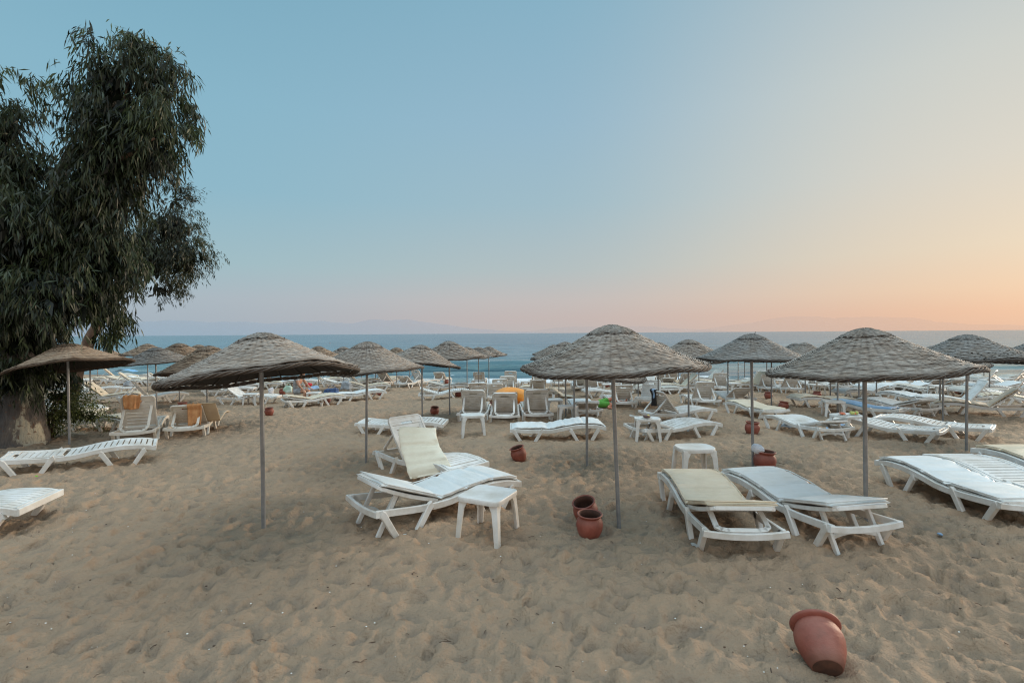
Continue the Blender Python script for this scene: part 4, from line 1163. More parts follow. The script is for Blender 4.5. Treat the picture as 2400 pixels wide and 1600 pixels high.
fl = "tiny white lounger in the crowded rows at the water, left half"
for i, (px, py, th, ph) in enumerate([(455, 905, 240, 48), (490, 900, 225, 52), (520, 908, 262, 14), (560, 915, 240, 40), (610, 912, 250, 14), (650, 908, 235, 48), (700, 905, 262, 14), (760, 900, 238, 48), (790, 896, 225, 54), (830, 899, 262, 14),
                                      (845, 905, 240, 40), (925, 895, 215, 52), (960, 890, 215, 50), (318, 905, 240, 42), (345, 898, 250, 14), (140, 915, 240, 48), (200, 900, 240, 46)]):
    L('c', px, py, th, ph, (None, 'cream', 'white')[i % 3], fl, group="far white loungers lined up at the waterline on the left")
for i, (px, py, th, ph) in enumerate([(2110, 915, 150, 48), (2175, 911, 84, 14), (2150, 925, 150, 0), (2290, 913, 140, 52), (2330, 920, 92, 14), (2300, 930, 88, 0), (2375, 925, 130, 48), (2070, 920, 92, 14), (1955, 906, 178, 48), (1905, 911, 185, 54), (1440, 905, 180, 54), (1470, 903, 184, 56), (1400, 902, 178, 48), (1360, 915, 182, 40), (1540, 922, 88, 0), (1640, 908, 92, 0), (1775, 905, 180, 50), (1730, 907, 92, 14)]):
    L('c', px, py, th, ph, (None, 'white', 'grey')[i % 3], far_label, group=far_group)

# slipped mattress of the upright lounger
def slipped():
    def sp(px, py, dep):
        d = CAM_M.to_3x3() @ Vector(((px - 1200) / 1200.0, (800 - py) / 1200.0, -1.0)); k = dep / d.y
        return Vector((d.x * k, dep, CAM_H + d.z * k))
    rows = [(sp(938, 1000, 7.80), sp(1022, 1006, 7.58)), (sp(939, 1024, 7.66), sp(1024, 1026, 7.44)), (sp(941, 1048, 7.50), sp(1027, 1044, 7.30)),
            (sp(946, 1073, 7.32), sp(1042, 1064, 7.14)), (sp(951, 1098, 7.16), sp(1056, 1084, 7.02)), (sp(957, 1123, 7.02), sp(1068, 1104, 6.92))]
    t = np.linspace(0, 1, 34); k = np.linspace(0, 1, len(rows))
    Lp = np.stack([np.interp(t, k, [r[0][i] for r in rows]) for i in range(3)], -1)
    Rp = np.stack([np.interp(t, k, [r[1][i] for r in rows]) for i in range(3)], -1)
    ker = np.array([1, 2, 3, 2, 1]) / 9.0
    for A in (Lp, Rp):
        for i in range(3): A[2:-2, i] = np.convolve(A[:, i], ker, 'valid')
    mid = (Lp + Rp) / 2; W = (Rp - Lp); wl = np.linalg.norm(W, axis=1).mean(); W = W / np.linalg.norm(W, axis=1)[:, None]
    d = np.gradient(mid, axis=0); d /= np.linalg.norm(d, axis=1)[:, None]
    Nn = np.cross(W, d); Nn *= np.sign(Nn[:, 2:3] + 1e-6); Nn /= np.linalg.norm(Nn, axis=1)[:, None]
    me = sweep_mattress("loose_mattress", mid, W, Nn, 0.050, wl, 9, (13,), 0.045)
    tag(link("loose_mattress", me, M['pale']), "cream mattress hanging off the upright lounger down to the sand", "mattress")
slipped()

def sheet_mesh(name, P, Wd, folds, seed, thick=0.012):
    """cloth along polyline P (n,3) with width vector Wd (3,), soft folds"""
    P = np.asarray(P, float); n = 26; t = np.linspace(0, 1, n); k = np.linspace(0, 1, len(P))
    C = np.stack([np.interp(t, k, P[:, i]) for i in range(3)], -1)
    Wd = np.asarray(Wd, float); m = 18; u = np.linspace(-0.5, 0.5, m)
    d = np.gradient(C, axis=0); d /= np.linalg.norm(d, axis=1)[:, None]
    nn = np.cross(np.tile(Wd / np.linalg.norm(Wd), (n, 1)), d)
    V = np.zeros((n, m, 3))
    for i in range(n):
        hang = abs(t[i] - 0.3)
        f = folds * (vnoise(u * 9 + seed, np.full(m, t[i] * 1.5), seed) - 0.5) * 2 * min(1, 0.25 + hang * 1.6)
        sq = 1 - 0.18 * min(1, hang * 1.5) * (vnoise(np.array([t[i] * 3]), np.array([seed * 1.0]), 3)[0])
        V[i] = C[i] + np.outer(u * sq, Wd) + np.outer(f + 0.004, nn[i]) + np.outer(0.04 * (vnoise(u * 3 + seed, np.full(m, 2.0), seed) - 0.5) * t[i], d[i])
    me = npmesh(name, V.reshape(-1, 3), grid_faces(n, m), True)
    o = link(name, me, None)
    s = o.modifiers.new("thickness", 'SOLIDIFY'); s.thickness = thick
    return o

# loose mattress on the sand below the flat lounger
q = at(1318, 931); 
Pm = [(q.x - 0.55, q.y + 0.12, q.z + 0.36), (q.x - 0.30, q.y + 0.06, q.z + 0.30), (q.x + 0.02, q.y, q.z + 0.06), (q.x + 0.42, q.y - 0.05, q.z + 0.03)]
t = np.linspace(0, 1, 20); PP = np.stack([np.interp(t, np.linspace(0, 1, 4), [p[i] for p in Pm]) for i in range(3)], -1)
W = np.tile([0.1, 0.99, 0.0], (20, 1)); d = np.gradient(PP, axis=0); Nn = np.cross(d, W); Nn /= np.linalg.norm(Nn, axis=1)[:, None]
tag(link("loose_mattress", sweep_mattress("loose_mattress", PP, W, Nn, 0.05, 0.55, 5, ()), M['cream']), "cream mattress sliding from a flat lounger to the sand near thin poles", "mattress")

# ------------------------------------------------------------------ side tables
_, tp = table(0, 0, -26, "square white plastic table at front centre beside the blue-white mattress", 'square', 1.06, pos=(-0.26, 5.30))
table(1628, 1120, 4, "oval white table behind the cream mattress of the front right pair", 'oval', 1.15, pos=(2.62, 7.35))
table(1109, 1020, 8, "round topped white table in front of the left upright lounger", 'oval', 1.12)
table(1330, 990, 3, "round topped white table behind the flat white mattress lounger", 'oval', 1.05)
table(1299, 968, 5, "white table right behind the third upright lounger", 'square', 1.0)
fr, fp = table(1517, 1031, -8, "white table carrying a plate of dark food and a lemon", 'oval', 1.10)
fr2, fp2 = table(1986, 1021, 12, "white table carrying melon slices and green fruit", 'square', 1.08)
table(1953, 976, -20, "tilted looking white table left of the blue towel", 'square', 1.05)
table(590, 949, 4, "white table in front of the bare raised lounger, left of centre", 'square', 0.98)
table(736, 945, 8, "white table behind the cream lounger under the front left canopy", 'square', 0.98)
table(303, 930, 10, "small white table with a grey bag behind the towelled lounger", 'square', 0.95)
table(1915, 924, -5, "far white table with a cup on it, near a brown pot", 'square', 1.0)
table(1720, 920, 5, "far white table right of the tallest lounger back", 'square', 1.0)
table(1832, 911, 0, "far white table left of the upright back with a cup table", 'square', 1.0)
table(2198, 929, 0, "far white table below the front right canopy's right rim", 'square', 1.0)
table(1424, 921, 0, "far white table half hidden behind the front centre pole", 'square', 1.0)
table(1232, 912, 10, "far white table near the breaking wave", 'square', 0.95)

# ------------------------------------------------------------------ pots
P_ = pot
big = at(1958, 1548)
o = P_(0, 0, "large fallen terracotta pot lying in the sand at bottom right", 1.0, 'tall', (-63, 14), 0.075, p=Vector((1.88, 3.04, gz(1.88, 3.04))))
o.scale = (0.95, 0.95, 0.80)
P_(1381, 1256, "front upright terracotta pot of the pair by the centre pole", 1.02, 'round', (3, 1))
P_(1379, 1222, "rear tilted terracotta pot of the pair by the centre pole", 1.02, 'round', (14, -14), 0.02)
P_(1221, 1078, "leaning terracotta pot alone in the middle of the sand", 1.0, 'round', (4, -17), 0.0)
wp = at(1791, 1101)
P_(1791, 1101, "biggest upright terracotta pot with white litter at the dark grey parasol", 1.22, 'round', (0, 3))
P_(1762, 1017, "terracotta pot half behind the dark grey parasol's pole", 1.10, 'round', (0, 4))
P_(631, 973, "terracotta pot beside a parasol pole right of the front left pole", 0.92, 'round', (3, 0))
P_(1018, 971, "terracotta pot in open sand left of the upright trio", 0.95, 'round', (10, 5))
P_(877, 925, "left one of two small pots at the foot of a cream lounger", 0.95, 'round')
P_(891, 927, "right one of two small pots at the foot of a cream lounger", 0.95, 'round')
P_(767, 945, "terracotta pot in the shade under the long cream lounger's foot", 0.95, 'round')
P_(662, 924, "terracotta pot under the front left rim beside a mint bag", 1.0, 'round')
P_(1046, 899, "small pot beside the lone lounger at the surf", 1.0, 'round')
P_(1074, 930, "pot beneath the foot of the low backed white lounger", 0.95, 'round')
P_(1100, 915, "narrow pot beside the first seaward parasol's pole", 1.0, 'round')
P_(1148, 962, "pot between the left and middle upright loungers", 1.05, 'round')
P_(1801, 934, "brown pot left of a thin pole near the water, right of centre", 1.05, 'round')
P_(1835, 960, "leaning brown pot left of the long flat cream lounger", 1.05, 'round', (0, 8))
P_(1915, 933, "dark pot in front of the far table with a cup", 1.05, 'round')
P_(2251, 925, "fallen pot under the rolled brown cushion at right", 1.05, 'round', (-70, 20), 0.12)
P_(1424, 908, "pot under the far table behind the centre pole", 0.95, 'round')
P_(428, 962, "dark pot left of the lounger with the tan mattress", 1.1, 'round')
P_(2155, 914, "pot at the feet of a far side-on lounger at right", 0.95, 'round')
L('c', 1304, 1028, 270, 0, 'white', "flat side-on lounger with white mattress behind the front centre pole, above the lone pot")

ROOTS = {o["label"]: o for o in COL.objects if "label" in o.keys()}
def find(s):
    return next(o for k, o in ROOTS.items() if k.startswith(s)) if any(k.startswith(s) for k in ROOTS) else next(o for o in COL.objects if o.get("label", "").startswith(s))
def mbasis(o):
    return Matrix.Translation(o.location) @ o.rotation_euler.to_matrix().to_4x4() @ Matrix.Diagonal((*o.scale, 1))
def on_back(o, phi, x, t, out):
    """point on a raised backrest: t along it from the hinge, `out` metres off its rear face (negative = mattress side)"""
    c, s = math.cos(R(phi)), math.sin(R(phi))
    return mbasis(o) @ Vector((x, HIN_Y + t * c + out * s, HIN_Z + t * s - out * c))

def drape(root, phi, x, width, back, front, name, mat, label, cat, folds, seed, top=0.725):
    P = [on_back(root, phi, x, top - front, -0.055), on_back(root, phi, x, top - 0.02, -0.055), on_back(root, phi, x, top + 0.025, -0.02), on_back(root, phi, x, top + 0.02, 0.02),
         on_back(root, phi, x, top - 0.08, 0.045) - Vector((0, 0, 0.01))]
    end = P[-1]
    n = 5
    for k in range(1, n): P.append(end + Vector((0, -0.004 * k, -back * k / (n - 1))))
    Wd = (mbasis(root).to_3x3() @ Vector((1, 0, 0))).normalized() * width
    o = sheet_mesh(name, [tuple(p) for p in P], tuple(Wd), folds, seed)
    o.data.materials.append(M[mat]); tag(o, label, cat); return o

r1 = find("upright lounger back with an orange towel")
drape(r1, 70, 0.10, 0.30, 0.16, 0.18, "towel", 'orange_cloth', "crumpled orange towel on top of the upright lounger at left", "towel", 0.05, 3)
r2 = find("lounger with orange towel and tan mattress")
drape(r2, 40, -0.16, 0.28, 0.34, 0.15, "towel", 'orange_cloth', "longer orange towel over the lounger with tan mattress", "towel", 0.04, 8)
r3 = find("lounger with black wetsuit")
drape(r3, 50, 0.13, 0.26, 0.30, 0.10, "wetsuit", 'black_cloth', "black wetsuit hanging from a raised lounger back", "wetsuit", 0.06, 5)
drape(r3, 50, 0.11, 0.10, 0.10, 0.12, "swim_top", 'blue_cloth', "pale blue top lying over the black wetsuit", "swimwear", 0.03, 6, top=0.745)

# blue towel lying along its lounger
rb = find("lounger covered with a bright blue towel")
mb = mbasis(rb)
P = [tuple(mb @ Vector((0.0, y, deck_z(y) + 0.022))) for y in np.linspace(-0.93, 0.75, 10)]
o = sheet_mesh("towel", P, tuple((mb.to_3x3() @ Vector((1, 0, 0))) * 0.62), 0.012, 2, 0.02)
o.data.materials.append(M['towelblue']); tag(o, "bright blue towel spread along a lounger at right", "towel")
q = at(298, 881)
o = sheet_mesh("towel", [(q.x - 0.7, q.y, q.z + 0.36), (q.x - .2, q.y, q.z + 0.50), (q.x + 0.3, q.y, q.z + 0.42), (q.x + 0.6, q.y, q.z + 0.32)], (0.1, 0.6, 0), 0.02, 4)
o.data.materials.append(M['towelblue']); tag(o, "small blue towel on a lounger at the waterline far left", "towel")

# plates of food
def plate(p, label, foods):
    root = thing("plate", (p.x, p.y, p.z), 0, label, "plate", None)
    part("dish", B().lathe([(0.03, 0.0), (0.06, 0.002), (0.105, 0.014), (0.108, 0.018), (0.06, 0.008), (0.001, 0.006)], 28).mesh("dish", True, 50), M['china'], root)
    g = random.Random(len(label))
    for nm, mk, c, s, cnt in foods:
        for _ in range(cnt):
            b = B(); n = 1
            x, y = c[0] + g.uniform(-.02, .02) * (cnt > 1), c[1] + g.uniform(-.02, .02) * (cnt > 1)
            b.ball((0, 0, 0), s, 12)
            for v in b.bm.verts: v.co *= 1 + 0.10 * math.sin(v.co.x * 90 + v.co.y * 70)
            part(nm, b.mesh(nm, True), M[mk], root, (x, y, 0.012 + s[2] * 0.9), (0, 0, g.uniform(0, 6)))
    return root
plate(Vector((fp.x - 0.02, fp.y - 0.06, fp.z - 0.012 + 0.421 * 1.10)), "plate of dark grilled food with a lemon half", [("grilled_food", 'food', (-0.01, 0.0), (0.085, 0.07, 0.025), 1), ("food_scrap", 'food', (-0.03, -0.03), (0.03, 0.025, 0.022), 4), ("lemon", 'lemon', (0.025, 0.02), (0.032, 0.032, 0.03), 1)])
plate(Vector((fp2.x - 0.10, fp2.y - 0.02, fp2.z - 0.012 + 0.421 * 1.08)), "plate of red melon slices", [("melon_slice", 'melon', (0.0, 0.0), (0.075, 0.028, 0.022), 3)])
plate(Vector((fp2.x + 0.13, fp2.y - 0.02, fp2.z - 0.012 + 0.421 * 1.08)), "plate of green and yellow fruit", [("fruit", 'grape', (-0.04, 0.0), (0.036, 0.036, 0.034), 3), ("fruit", 'grape', (0.045, 0.0), (0.036, 0.036, 0.034), 2), ("melon_slice", 'melon', (0.0, -0.01), (0.05, 0.02, 0.02), 1)])
def cup(px, py, label, h=0.0):
    p = at(px, py)
    o = link("plastic_cup", lm('cup', lambda: B().lathe([(0.032, 0), (0.034, 0.002), (0.045, 0.115), (0.047, 0.118), (0.043, 0.116), (0.031, 0.006), (0.001, 0.006)], 18).mesh("plastic_cup", True, 40)), M['china'])
    o.location = (p.x, p.y, p.z + h); tag(o, label, "cup", "white plastic cups"); return o
cup(754, 953, "white plastic cup standing in the sand under the long cream lounger")
cup(1914, 925, "white cup standing on the far table at right", 0.40)
cup(1297, 966, "white cup standing on the table right behind the upright trio", 0.41)

# litter sticking out of the big pot, twig beside it
def rag(name, p, s, seed, mat, label, cat):
    g = random.Random(seed); b = B(); b.ball((0, 0, 0), s, 12)
    for v in b.bm.verts:
        n = vnoise(np.array([v.co.x * 14 + seed]), np.array([v.co.y * 14 + v.co.z * 21]), seed)[0] - 0.5
        v.co *= 1 + 0.75 * n
    o = link(name, b.mesh(name, False), M[mat]); o.location = p; o.rotation_euler = (g.uniform(-.4, .4), g.uniform(-.4, .4), g.uniform(0, 6))
    return tag(o, label, cat)
rag("paper_litter", wp + Vector((-0.10, -0.02, 0.315)), (0.09, 0.05, 0.075), 4, 'paper', "crumpled white paper poking out of the biggest terracotta pot", "litter")
tw = at(1812, 1088)
tag(link("twig", B().tube([tw + Vector((0.0, 0, 0.03)), tw + Vector((0.07, -0.02, 0.035)), tw + Vector((0.16, -0.06, 0.015))], [0.006, 0.005, 0.003], 6).mesh("twig"), M['bark2']), "dark twig lying right of the biggest terracotta pot", "twig")
ls = at(72, 1117)
tag(link("plastic_strip", B().box((0, 0, 0.008), (0.17, 0.028, 0.010), None, 0.003).mesh("plastic_strip"), M['lime'], loc=ls), "bright lime green plastic strip on the sand at left", "litter").rotation_euler = (0.03, 0, 0.22)
bw = at(2203, 1254)
rag("wrapper", bw + Vector((0, 0, 0.012)), (0.035, 0.02, 0.012), 7, 'blue_cloth', "small blue wrapper on the sand at lower right", "litter")
rag("shirt", at(1845, 1000) + Vector((0, 0, 0.04)), (0.32, 0.15, 0.05), 9, 'grey_cloth', "pale crumpled shirt on the sand under the bent backed white lounger", "clothing")
rag("shirt", at(1960, 1004) + Vector((0, 0, 0.04)), (0.22, 0.12, 0.05), 19, 'blue_cloth', "pale blue cloth on the sand right of the crumpled shirt", "clothing")

# bags
def bag(px, py, h, s, mat, label, seed, name="beach_bag", handle=True):
    p = at(px, py); root = thing(name, (p.x, p.y, p.z + h), random.uniform(-.4, .4), label, "bag")
    b = B(); b.box((0, 0, s[2]), (2 * s[0], 2 * s[1], 2 * s[2]), None, min(s) * 0.55)
    bmesh.ops.subdivide_edges(b.bm, edges=b.bm.edges[:], cuts=2, use_grid_fill=True)
    for v in b.bm.verts:
        z = v.co.z / (2 * s[2]); v.co.x *= 1.1 - 0.28 * z; v.co.y *= 1.15 - 0.5 * z
        v.co += Vector((1, 1, .6)) * 0.05 * (vnoise(np.array([v.co.x * 9]), np.array([v.co.z * 9 + seed]), seed)[0] - .5)
    part("body", b.mesh("body", True), M[mat], root)
    if handle:
        a = [(s[0] * .55 * math.cos(k / 10 * PI), 0, s[2] * 1.85 + 0.13 * math.sin(k / 10 * PI)) for k in range(11)]
        part("handle", B().tube(a, 0.010, 6).mesh("handle", True), M[mat], root)
    return root
bag(812, 933, 0.34, (0.20, 0.15, 0.16), 'grey_cloth', "grey round backpack on a lounger left of the second front pole", 3)
bag(778, 939, 0.20, (0.26, 0.16, 0.13), 'navy_cloth', "navy and blue beach bag left of the grey backpack", 5)
bag(676, 938, 0.30, (0.16, 0.10, 0.12), 'mint_cloth', "mint green and white carrier bag under the front left rim", 7)
bag(304, 928, 0.40, (0.17, 0.14, 0.11), 'grey_cloth', "rounded grey bag on the small table at left", 8, handle=False)
bag(125, 960, 0.28, (0.14, 0.12, 0.08), 'grey_cloth', "grey bundle behind the shrub at left", 9, handle=False)
rag("red_cloth", at(725, 932) + Vector((0, 0, 0.52)), (0.13, 0.10, 0.07), 12, 'red_cloth', "red cloth bundled on a lounger under the front left rim", "clothing")
rag("blue_cloth", at(737, 934) + Vector((0, 0, 0.42)), (0.26, 0.14, 0.05), 13, 'blue_cloth', "faded blue cloth below the red bundle", "clothing")
rag("towel", at(636, 944) + Vector((0, 0, 0.42)), (0.10, 0.06, 0.16), 14, 'paper', "white patterned towel hanging beside the front left pole", "towel")
rag("red_cloth", at(1985, 917) + Vector((0, 0, 0.55)), (0.07, 0.06, 0.10), 15, 'red_cloth', "pinkish red cloth left of the front right pole", "clothing")
rag("red_cloth", at(2018, 919) + Vector((0, 0, 0.55)), (0.05, 0.05, 0.16), 16, 'red_cloth', "dark red cloth hanging close by the front right pole", "clothing")

# orange inflatable ring leaning on the loungers
def ring():
    p = at(1207, 962); root = thing("inflatable_ring", (p.x, p.y, p.z), R(15), "big orange inflatable ring behind the upright trio of loungers", "inflatable ring")
    root.rotation_euler = (R(34), R(14), R(15)); root.scale = (1.32, 1.32, 1.2)
    b = B(); n, m = 48, 18; Rm, rm = 0.34, 0.19
    vs = [[b.bm.verts.new(((Rm + rm * math.cos(j / m * 2 * PI)) * math.cos(i / n * 2 * PI) * 1.15, (Rm + rm * math.cos(j / m * 2 * PI)) * math.sin(i / n * 2 * PI), rm * 0.95 * math.sin(j / m * 2 * PI) + 0.20 + 0.004 * math.sin(i * 4))) for j in range(m)] for i in range(n)]
    for i in range(n):
        for j in range(m): b.bm.faces.new((vs[i][j], vs[(i + 1) % n][j], vs[(i + 1) % n][(j + 1) % m], vs[i][(j + 1) % m]))
    part("tube", b.mesh("tube", True), M['orange_pvc'], root)
    a = [((Rm + rm * 0.80) * math.cos(k) * 1.15, (Rm + rm * .80) * math.sin(k), 0.20 + rm * 0.66) for k in np.linspace(-1.6, 0.9, 18)]
    part("stripe", B().tube(a, 0.022, 8).mesh("stripe", True), M['white_pvc'], root)
ring()

# ------------------------------------------------------------------ people
def skin_body(name, nodes, edges, mat, parent=None, sub=2):
    idx = {k: i for i, k in enumerate(nodes)}
    me = bpy.data.meshes.new(name)
    me.from_pydata([n[0] for n in nodes.values()], [(idx[a], idx[b]) for a, b in edges], [])
    o = bpy.data.objects.new(name, me); COL.objects.link(o); o.parent = parent
    o.modifiers.new("skin", 'SKIN')
    if not me.skin_vertices: 
        bpy.context.view_layer.objects.active = o
    lay = me.skin_vertices[0].data if me.skin_vertices else None
    if lay:
        for i, n in enumerate(nodes.values()):
            rr = n[1]; lay[i].radius = rr if isinstance(rr, tuple) else (rr, rr)
            lay[i].use_root = (i == 0)
    s = o.modifiers.new("smooth", 'SUBSURF'); s.levels = sub; s.render_levels = sub
    me.materials.append(mat)
    return o
def body_nodes(J):
    """J: joint name -> position; radii follow human proportions"""
    rad = dict(pelvis=(0.15, 0.11), belly=(0.14, 0.10), chest=(0.16, 0.11), neckb=(0.075, 0.07), neck=0.055, chin=(0.07, 0.08), head=(0.085, 0.10), crown=(0.06, 0.07))
    for s in "LR":
        rad.update({"sho" + s: 0.065, "elb" + s: 0.042, "wri" + s: 0.029, "palm" + s: (0.036, 0.018), "hip" + s: 0.10, "kne" + s: 0.062, "ank" + s: 0.040, "ball" + s: (0.045, 0.028), "toe" + s: (0.035, 0.018)})
    nodes = {}
    for k, p in J.items(): nodes[k] = (tuple(p), rad[k])
    edges = [("pelvis", "belly"), ("belly", "chest"), ("chest", "neckb"), ("neckb", "neck"), ("neck", "chin"), ("chin", "head"), ("head", "crown")]
    for s in "LR":
        edges += [("chest", "sho" + s), ("sho" + s, "elb" + s), ("elb" + s, "wri" + s), ("wri" + s, "palm" + s), ("pelvis", "hip" + s), ("hip" + s, "kne" + s), ("kne" + s, "ank" + s), ("ank" + s, "ball" + s), ("ball" + s, "toe" + s)]
        w, p = Vector(J["wri" + s]), Vector(J["palm" + s]); d = (p - w).normalized()
        side = d.cross(Vector((0.2, 0.3, 1))).normalized(); nrm = side.cross(d)
        for f, (off, ln) in enumerate(((-0.028, 0.060), (-0.010, 0.075), (0.010, 0.070), (0.027, 0.055))):
            a = p + d * 0.03 + side * off; e = a + d * ln * 0.6 + nrm * 0.008; t = e + d * ln * 0.35 + nrm * 0.02
            nodes[f"f{s}{f}a"] = (tuple(a), 0.010); nodes[f"f{s}{f}b"] = (tuple(e), 0.009); nodes[f"f{s}{f}c"] = (tuple(t), 0.008)
            edges += [("palm" + s, f"f{s}{f}a"), (f"f{s}{f}a", f"f{s}{f}b"), (f"f{s}{f}b", f"f{s}{f}c")]
        a = w + d * 0.035 - side * 0.030; e = a + d * 0.035 - side * 0.022
        nodes[f"t{s}a"] = (tuple(a), 0.012); nodes[f"t{s}b"] = (tuple(e), 0.010); edges += [("wri" + s, f"t{s}a"), (f"t{s}a", f"t{s}b")]
    return nodes, edges
def hair_cap(J, parent, mat):
    h = (Vector(J["head"]) + Vector(J["crown"])) / 2; up = (Vector(J["crown"]) - Vector(J["chin"])).normalized()
    b = B(); b.ball((0, 0, 0), (0.098, 0.112, 0.10), 16)
    for v in b.bm.verts: v.co *= 1 + 0.05 * (vnoise(np.array([v.co.x * 60]), np.array([v.co.y * 60 + v.co.z * 50]), 2)[0] - .5)
    o = part("hair", b.mesh("hair", True), mat, parent, h + up * 0.012); o.rotation_euler = up.to_track_quat('Z', 'Y').to_euler(); return o

# lying on the sand behind the padded lounger, legs to the right
p = at(1410, 956); z0 = 0.11
pr = thing("person", (p.x, p.y, p.z), R(4), "person in green shorts lying on the sand beside a padded lounger", "person")
J = dict(pelvis=(-0.05, 0, z0 + .02), belly=(-0.27, 0.02, z0 + .01), chest=(-0.48, 0.03, z0 + .02), neckb=(-0.64, 0.03, z0 + .03), neck=(-0.69, 0.03, z0 + .03), chin=(-0.76, 0.02, z0 + .03), head=(-0.84, 0.02, z0 + .03), crown=(-0.90, 0.02, z0 + .03),
         shoL=(-0.60, -0.16, z0 + .02), elbL=(-0.50, -0.36, 0.06), wriL=(-0.30, -0.42, 0.05), palmL=(-0.24, -0.43, 0.04), shoR=(-0.60, 0.20, z0 + .02), elbR=(-0.52, 0.40, 0.08), wriR=(-0.32, 0.46, 0.06), palmR=(-0.26, 0.47, 0.05),
         hipL=(0.0, -0.08, z0 + .02), kneL=(0.30, -0.18, 0.13), ankL=(0.12, -0.30, 0.06), ballL=(0.22, -0.36, 0.05), toeL=(0.28, -0.37, 0.04), hipR=(0.0, 0.09, z0 + .05), kneR=(0.36, 0.16, 0.26), ankR=(0.74, 0.12, 0.14), ballR=(0.82, 0.12, 0.20), toeR=(0.84, 0.12, 0.26))
nn, ee = body_nodes(J); skin_body("body", nn, ee, M['skin'], pr); hair_cap(J, pr, M['hair'])
sh = {"pelvis": ((-0.05, 0, z0 + .02), (0.165, 0.115)), "waist": ((-0.20, 0.015, z0 + .015), (0.155, 0.110)), "hipL": (J["hipL"], 0.110), "legL": ((0.24, -0.165, 0.13), 0.098), "hipR": (J["hipR"], 0.110), "legR": ((0.27, 0.145, 0.235), 0.100)}
skin_body("shorts", sh, [("pelvis", "waist"), ("pelvis", "hipL"), ("hipL", "legL"), ("pelvis", "hipR"), ("hipR", "legR")], M['green_cloth'], pr)

# sitting on a lounger edge, bent forward, under the front left rim
p = at(692, 945)
pr = thing("person", (p.x, p.y, p.z), R(-10), "seated person in grey clothes bending forward under the front left canopy", "person")
J = dict(pelvis=(0, 0, 0.44), belly=(0.05, 0, 0.60), chest=(0.13, 0, 0.80), neckb=(0.21, 0, 0.95), neck=(0.24, 0, 0.99), chin=(0.29, 0, 1.02), head=(0.32, 0, 1.10), crown=(0.33, 0, 1.16),
         shoL=(0.17, -0.17, 0.90), elbL=(0.30, -0.22, 0.66), wriL=(0.42, -0.14, 0.48), palmL=(0.46, -0.12, 0.42), shoR=(0.17, 0.17, 0.90), elbR=(0.32, 0.21, 0.67), wriR=(0.50, 0.14, 0.55), palmR=(0.56, 0.12, 0.52),
         hipL=(0.06, -0.10, 0.43), kneL=(0.46, -0.13, 0.46), ankL=(0.44, -0.13, 0.07), ballL=(0.54, -0.14, 0.03), toeL=(0.60, -0.14, 0.025), hipR=(0.06, 0.10, 0.43), kneR=(0.46, 0.13, 0.46), ankR=(0.46, 0.13, 0.07), ballR=(0.56, 0.14, 0.03), toeR=(0.62, 0.14, 0.025))
nn, ee = body_nodes(J); skin_body("body", nn, ee, M['skin2'], pr); hair_cap(J, pr, M['hair'])
sh = {"pelvis": (J["pelvis"], (0.18, 0.14)), "belly": (J["belly"], (0.165, 0.125)), "chest": (J["chest"], (0.175, 0.125)), "neckb": ((0.18, 0, 0.90), (0.12, 0.10)), "shoL": (J["shoL"], 0.085), "armL": ((0.23, -0.195, 0.79), 0.07), "shoR": (J["shoR"], 0.085), "armR": ((0.24, 0.19, 0.79), 0.07),
      "hipL": (J["hipL"], 0.125), "legL": ((0.36, -0.125, 0.46), 0.10), "hipR": (J["hipR"], 0.125), "legR": ((0.36, 0.125, 0.46), 0.10)}
skin_body("clothing", sh, [("pelvis", "belly"), ("belly", "chest"), ("chest", "neckb"), ("chest", "shoL"), ("shoL", "armL"), ("chest", "shoR"), ("shoR", "armR"), ("pelvis", "hipL"), ("hipL", "legL"), ("pelvis", "hipR"), ("hipR", "legR")], M['grey_cloth'], pr)

# far swimmer
d = CAM_M.to_3x3() @ Vector(((773 - 1200) / 1200, (800 - 804.5) / 1200, -1)); tt = (CAM_H - SEA_Z - 0.05) / -d.z
pr = thing("person", (d.x * tt, d.y * tt, SEA_Z), R(40), "lone swimmer's head and shoulders out in the sea at left", "person")
J = {"chest": ((0, 0, -0.12), (0.20, 0.14)), "neck": ((0.02, 0, 0.10), 0.07), "chin": ((0.03, 0, 0.19), (0.10, 0.11)), "head": ((0.03, 0, 0.29), (0.12, 0.13)), "shoL": ((0, -0.20, 0.02), 0.08), "elbL": ((0.15, -0.42, -0.02), 0.06), "shoR": ((0, 0.20, 0.02), 0.08), "elbR": ((0.15, 0.42, -0.02), 0.06)}
skin_body("body", J, [("chest", "neck"), ("neck", "chin"), ("chin", "head"), ("chest", "shoL"), ("shoL", "elbL"), ("chest", "shoR"), ("shoR", "elbR")], M['skin2'], pr)

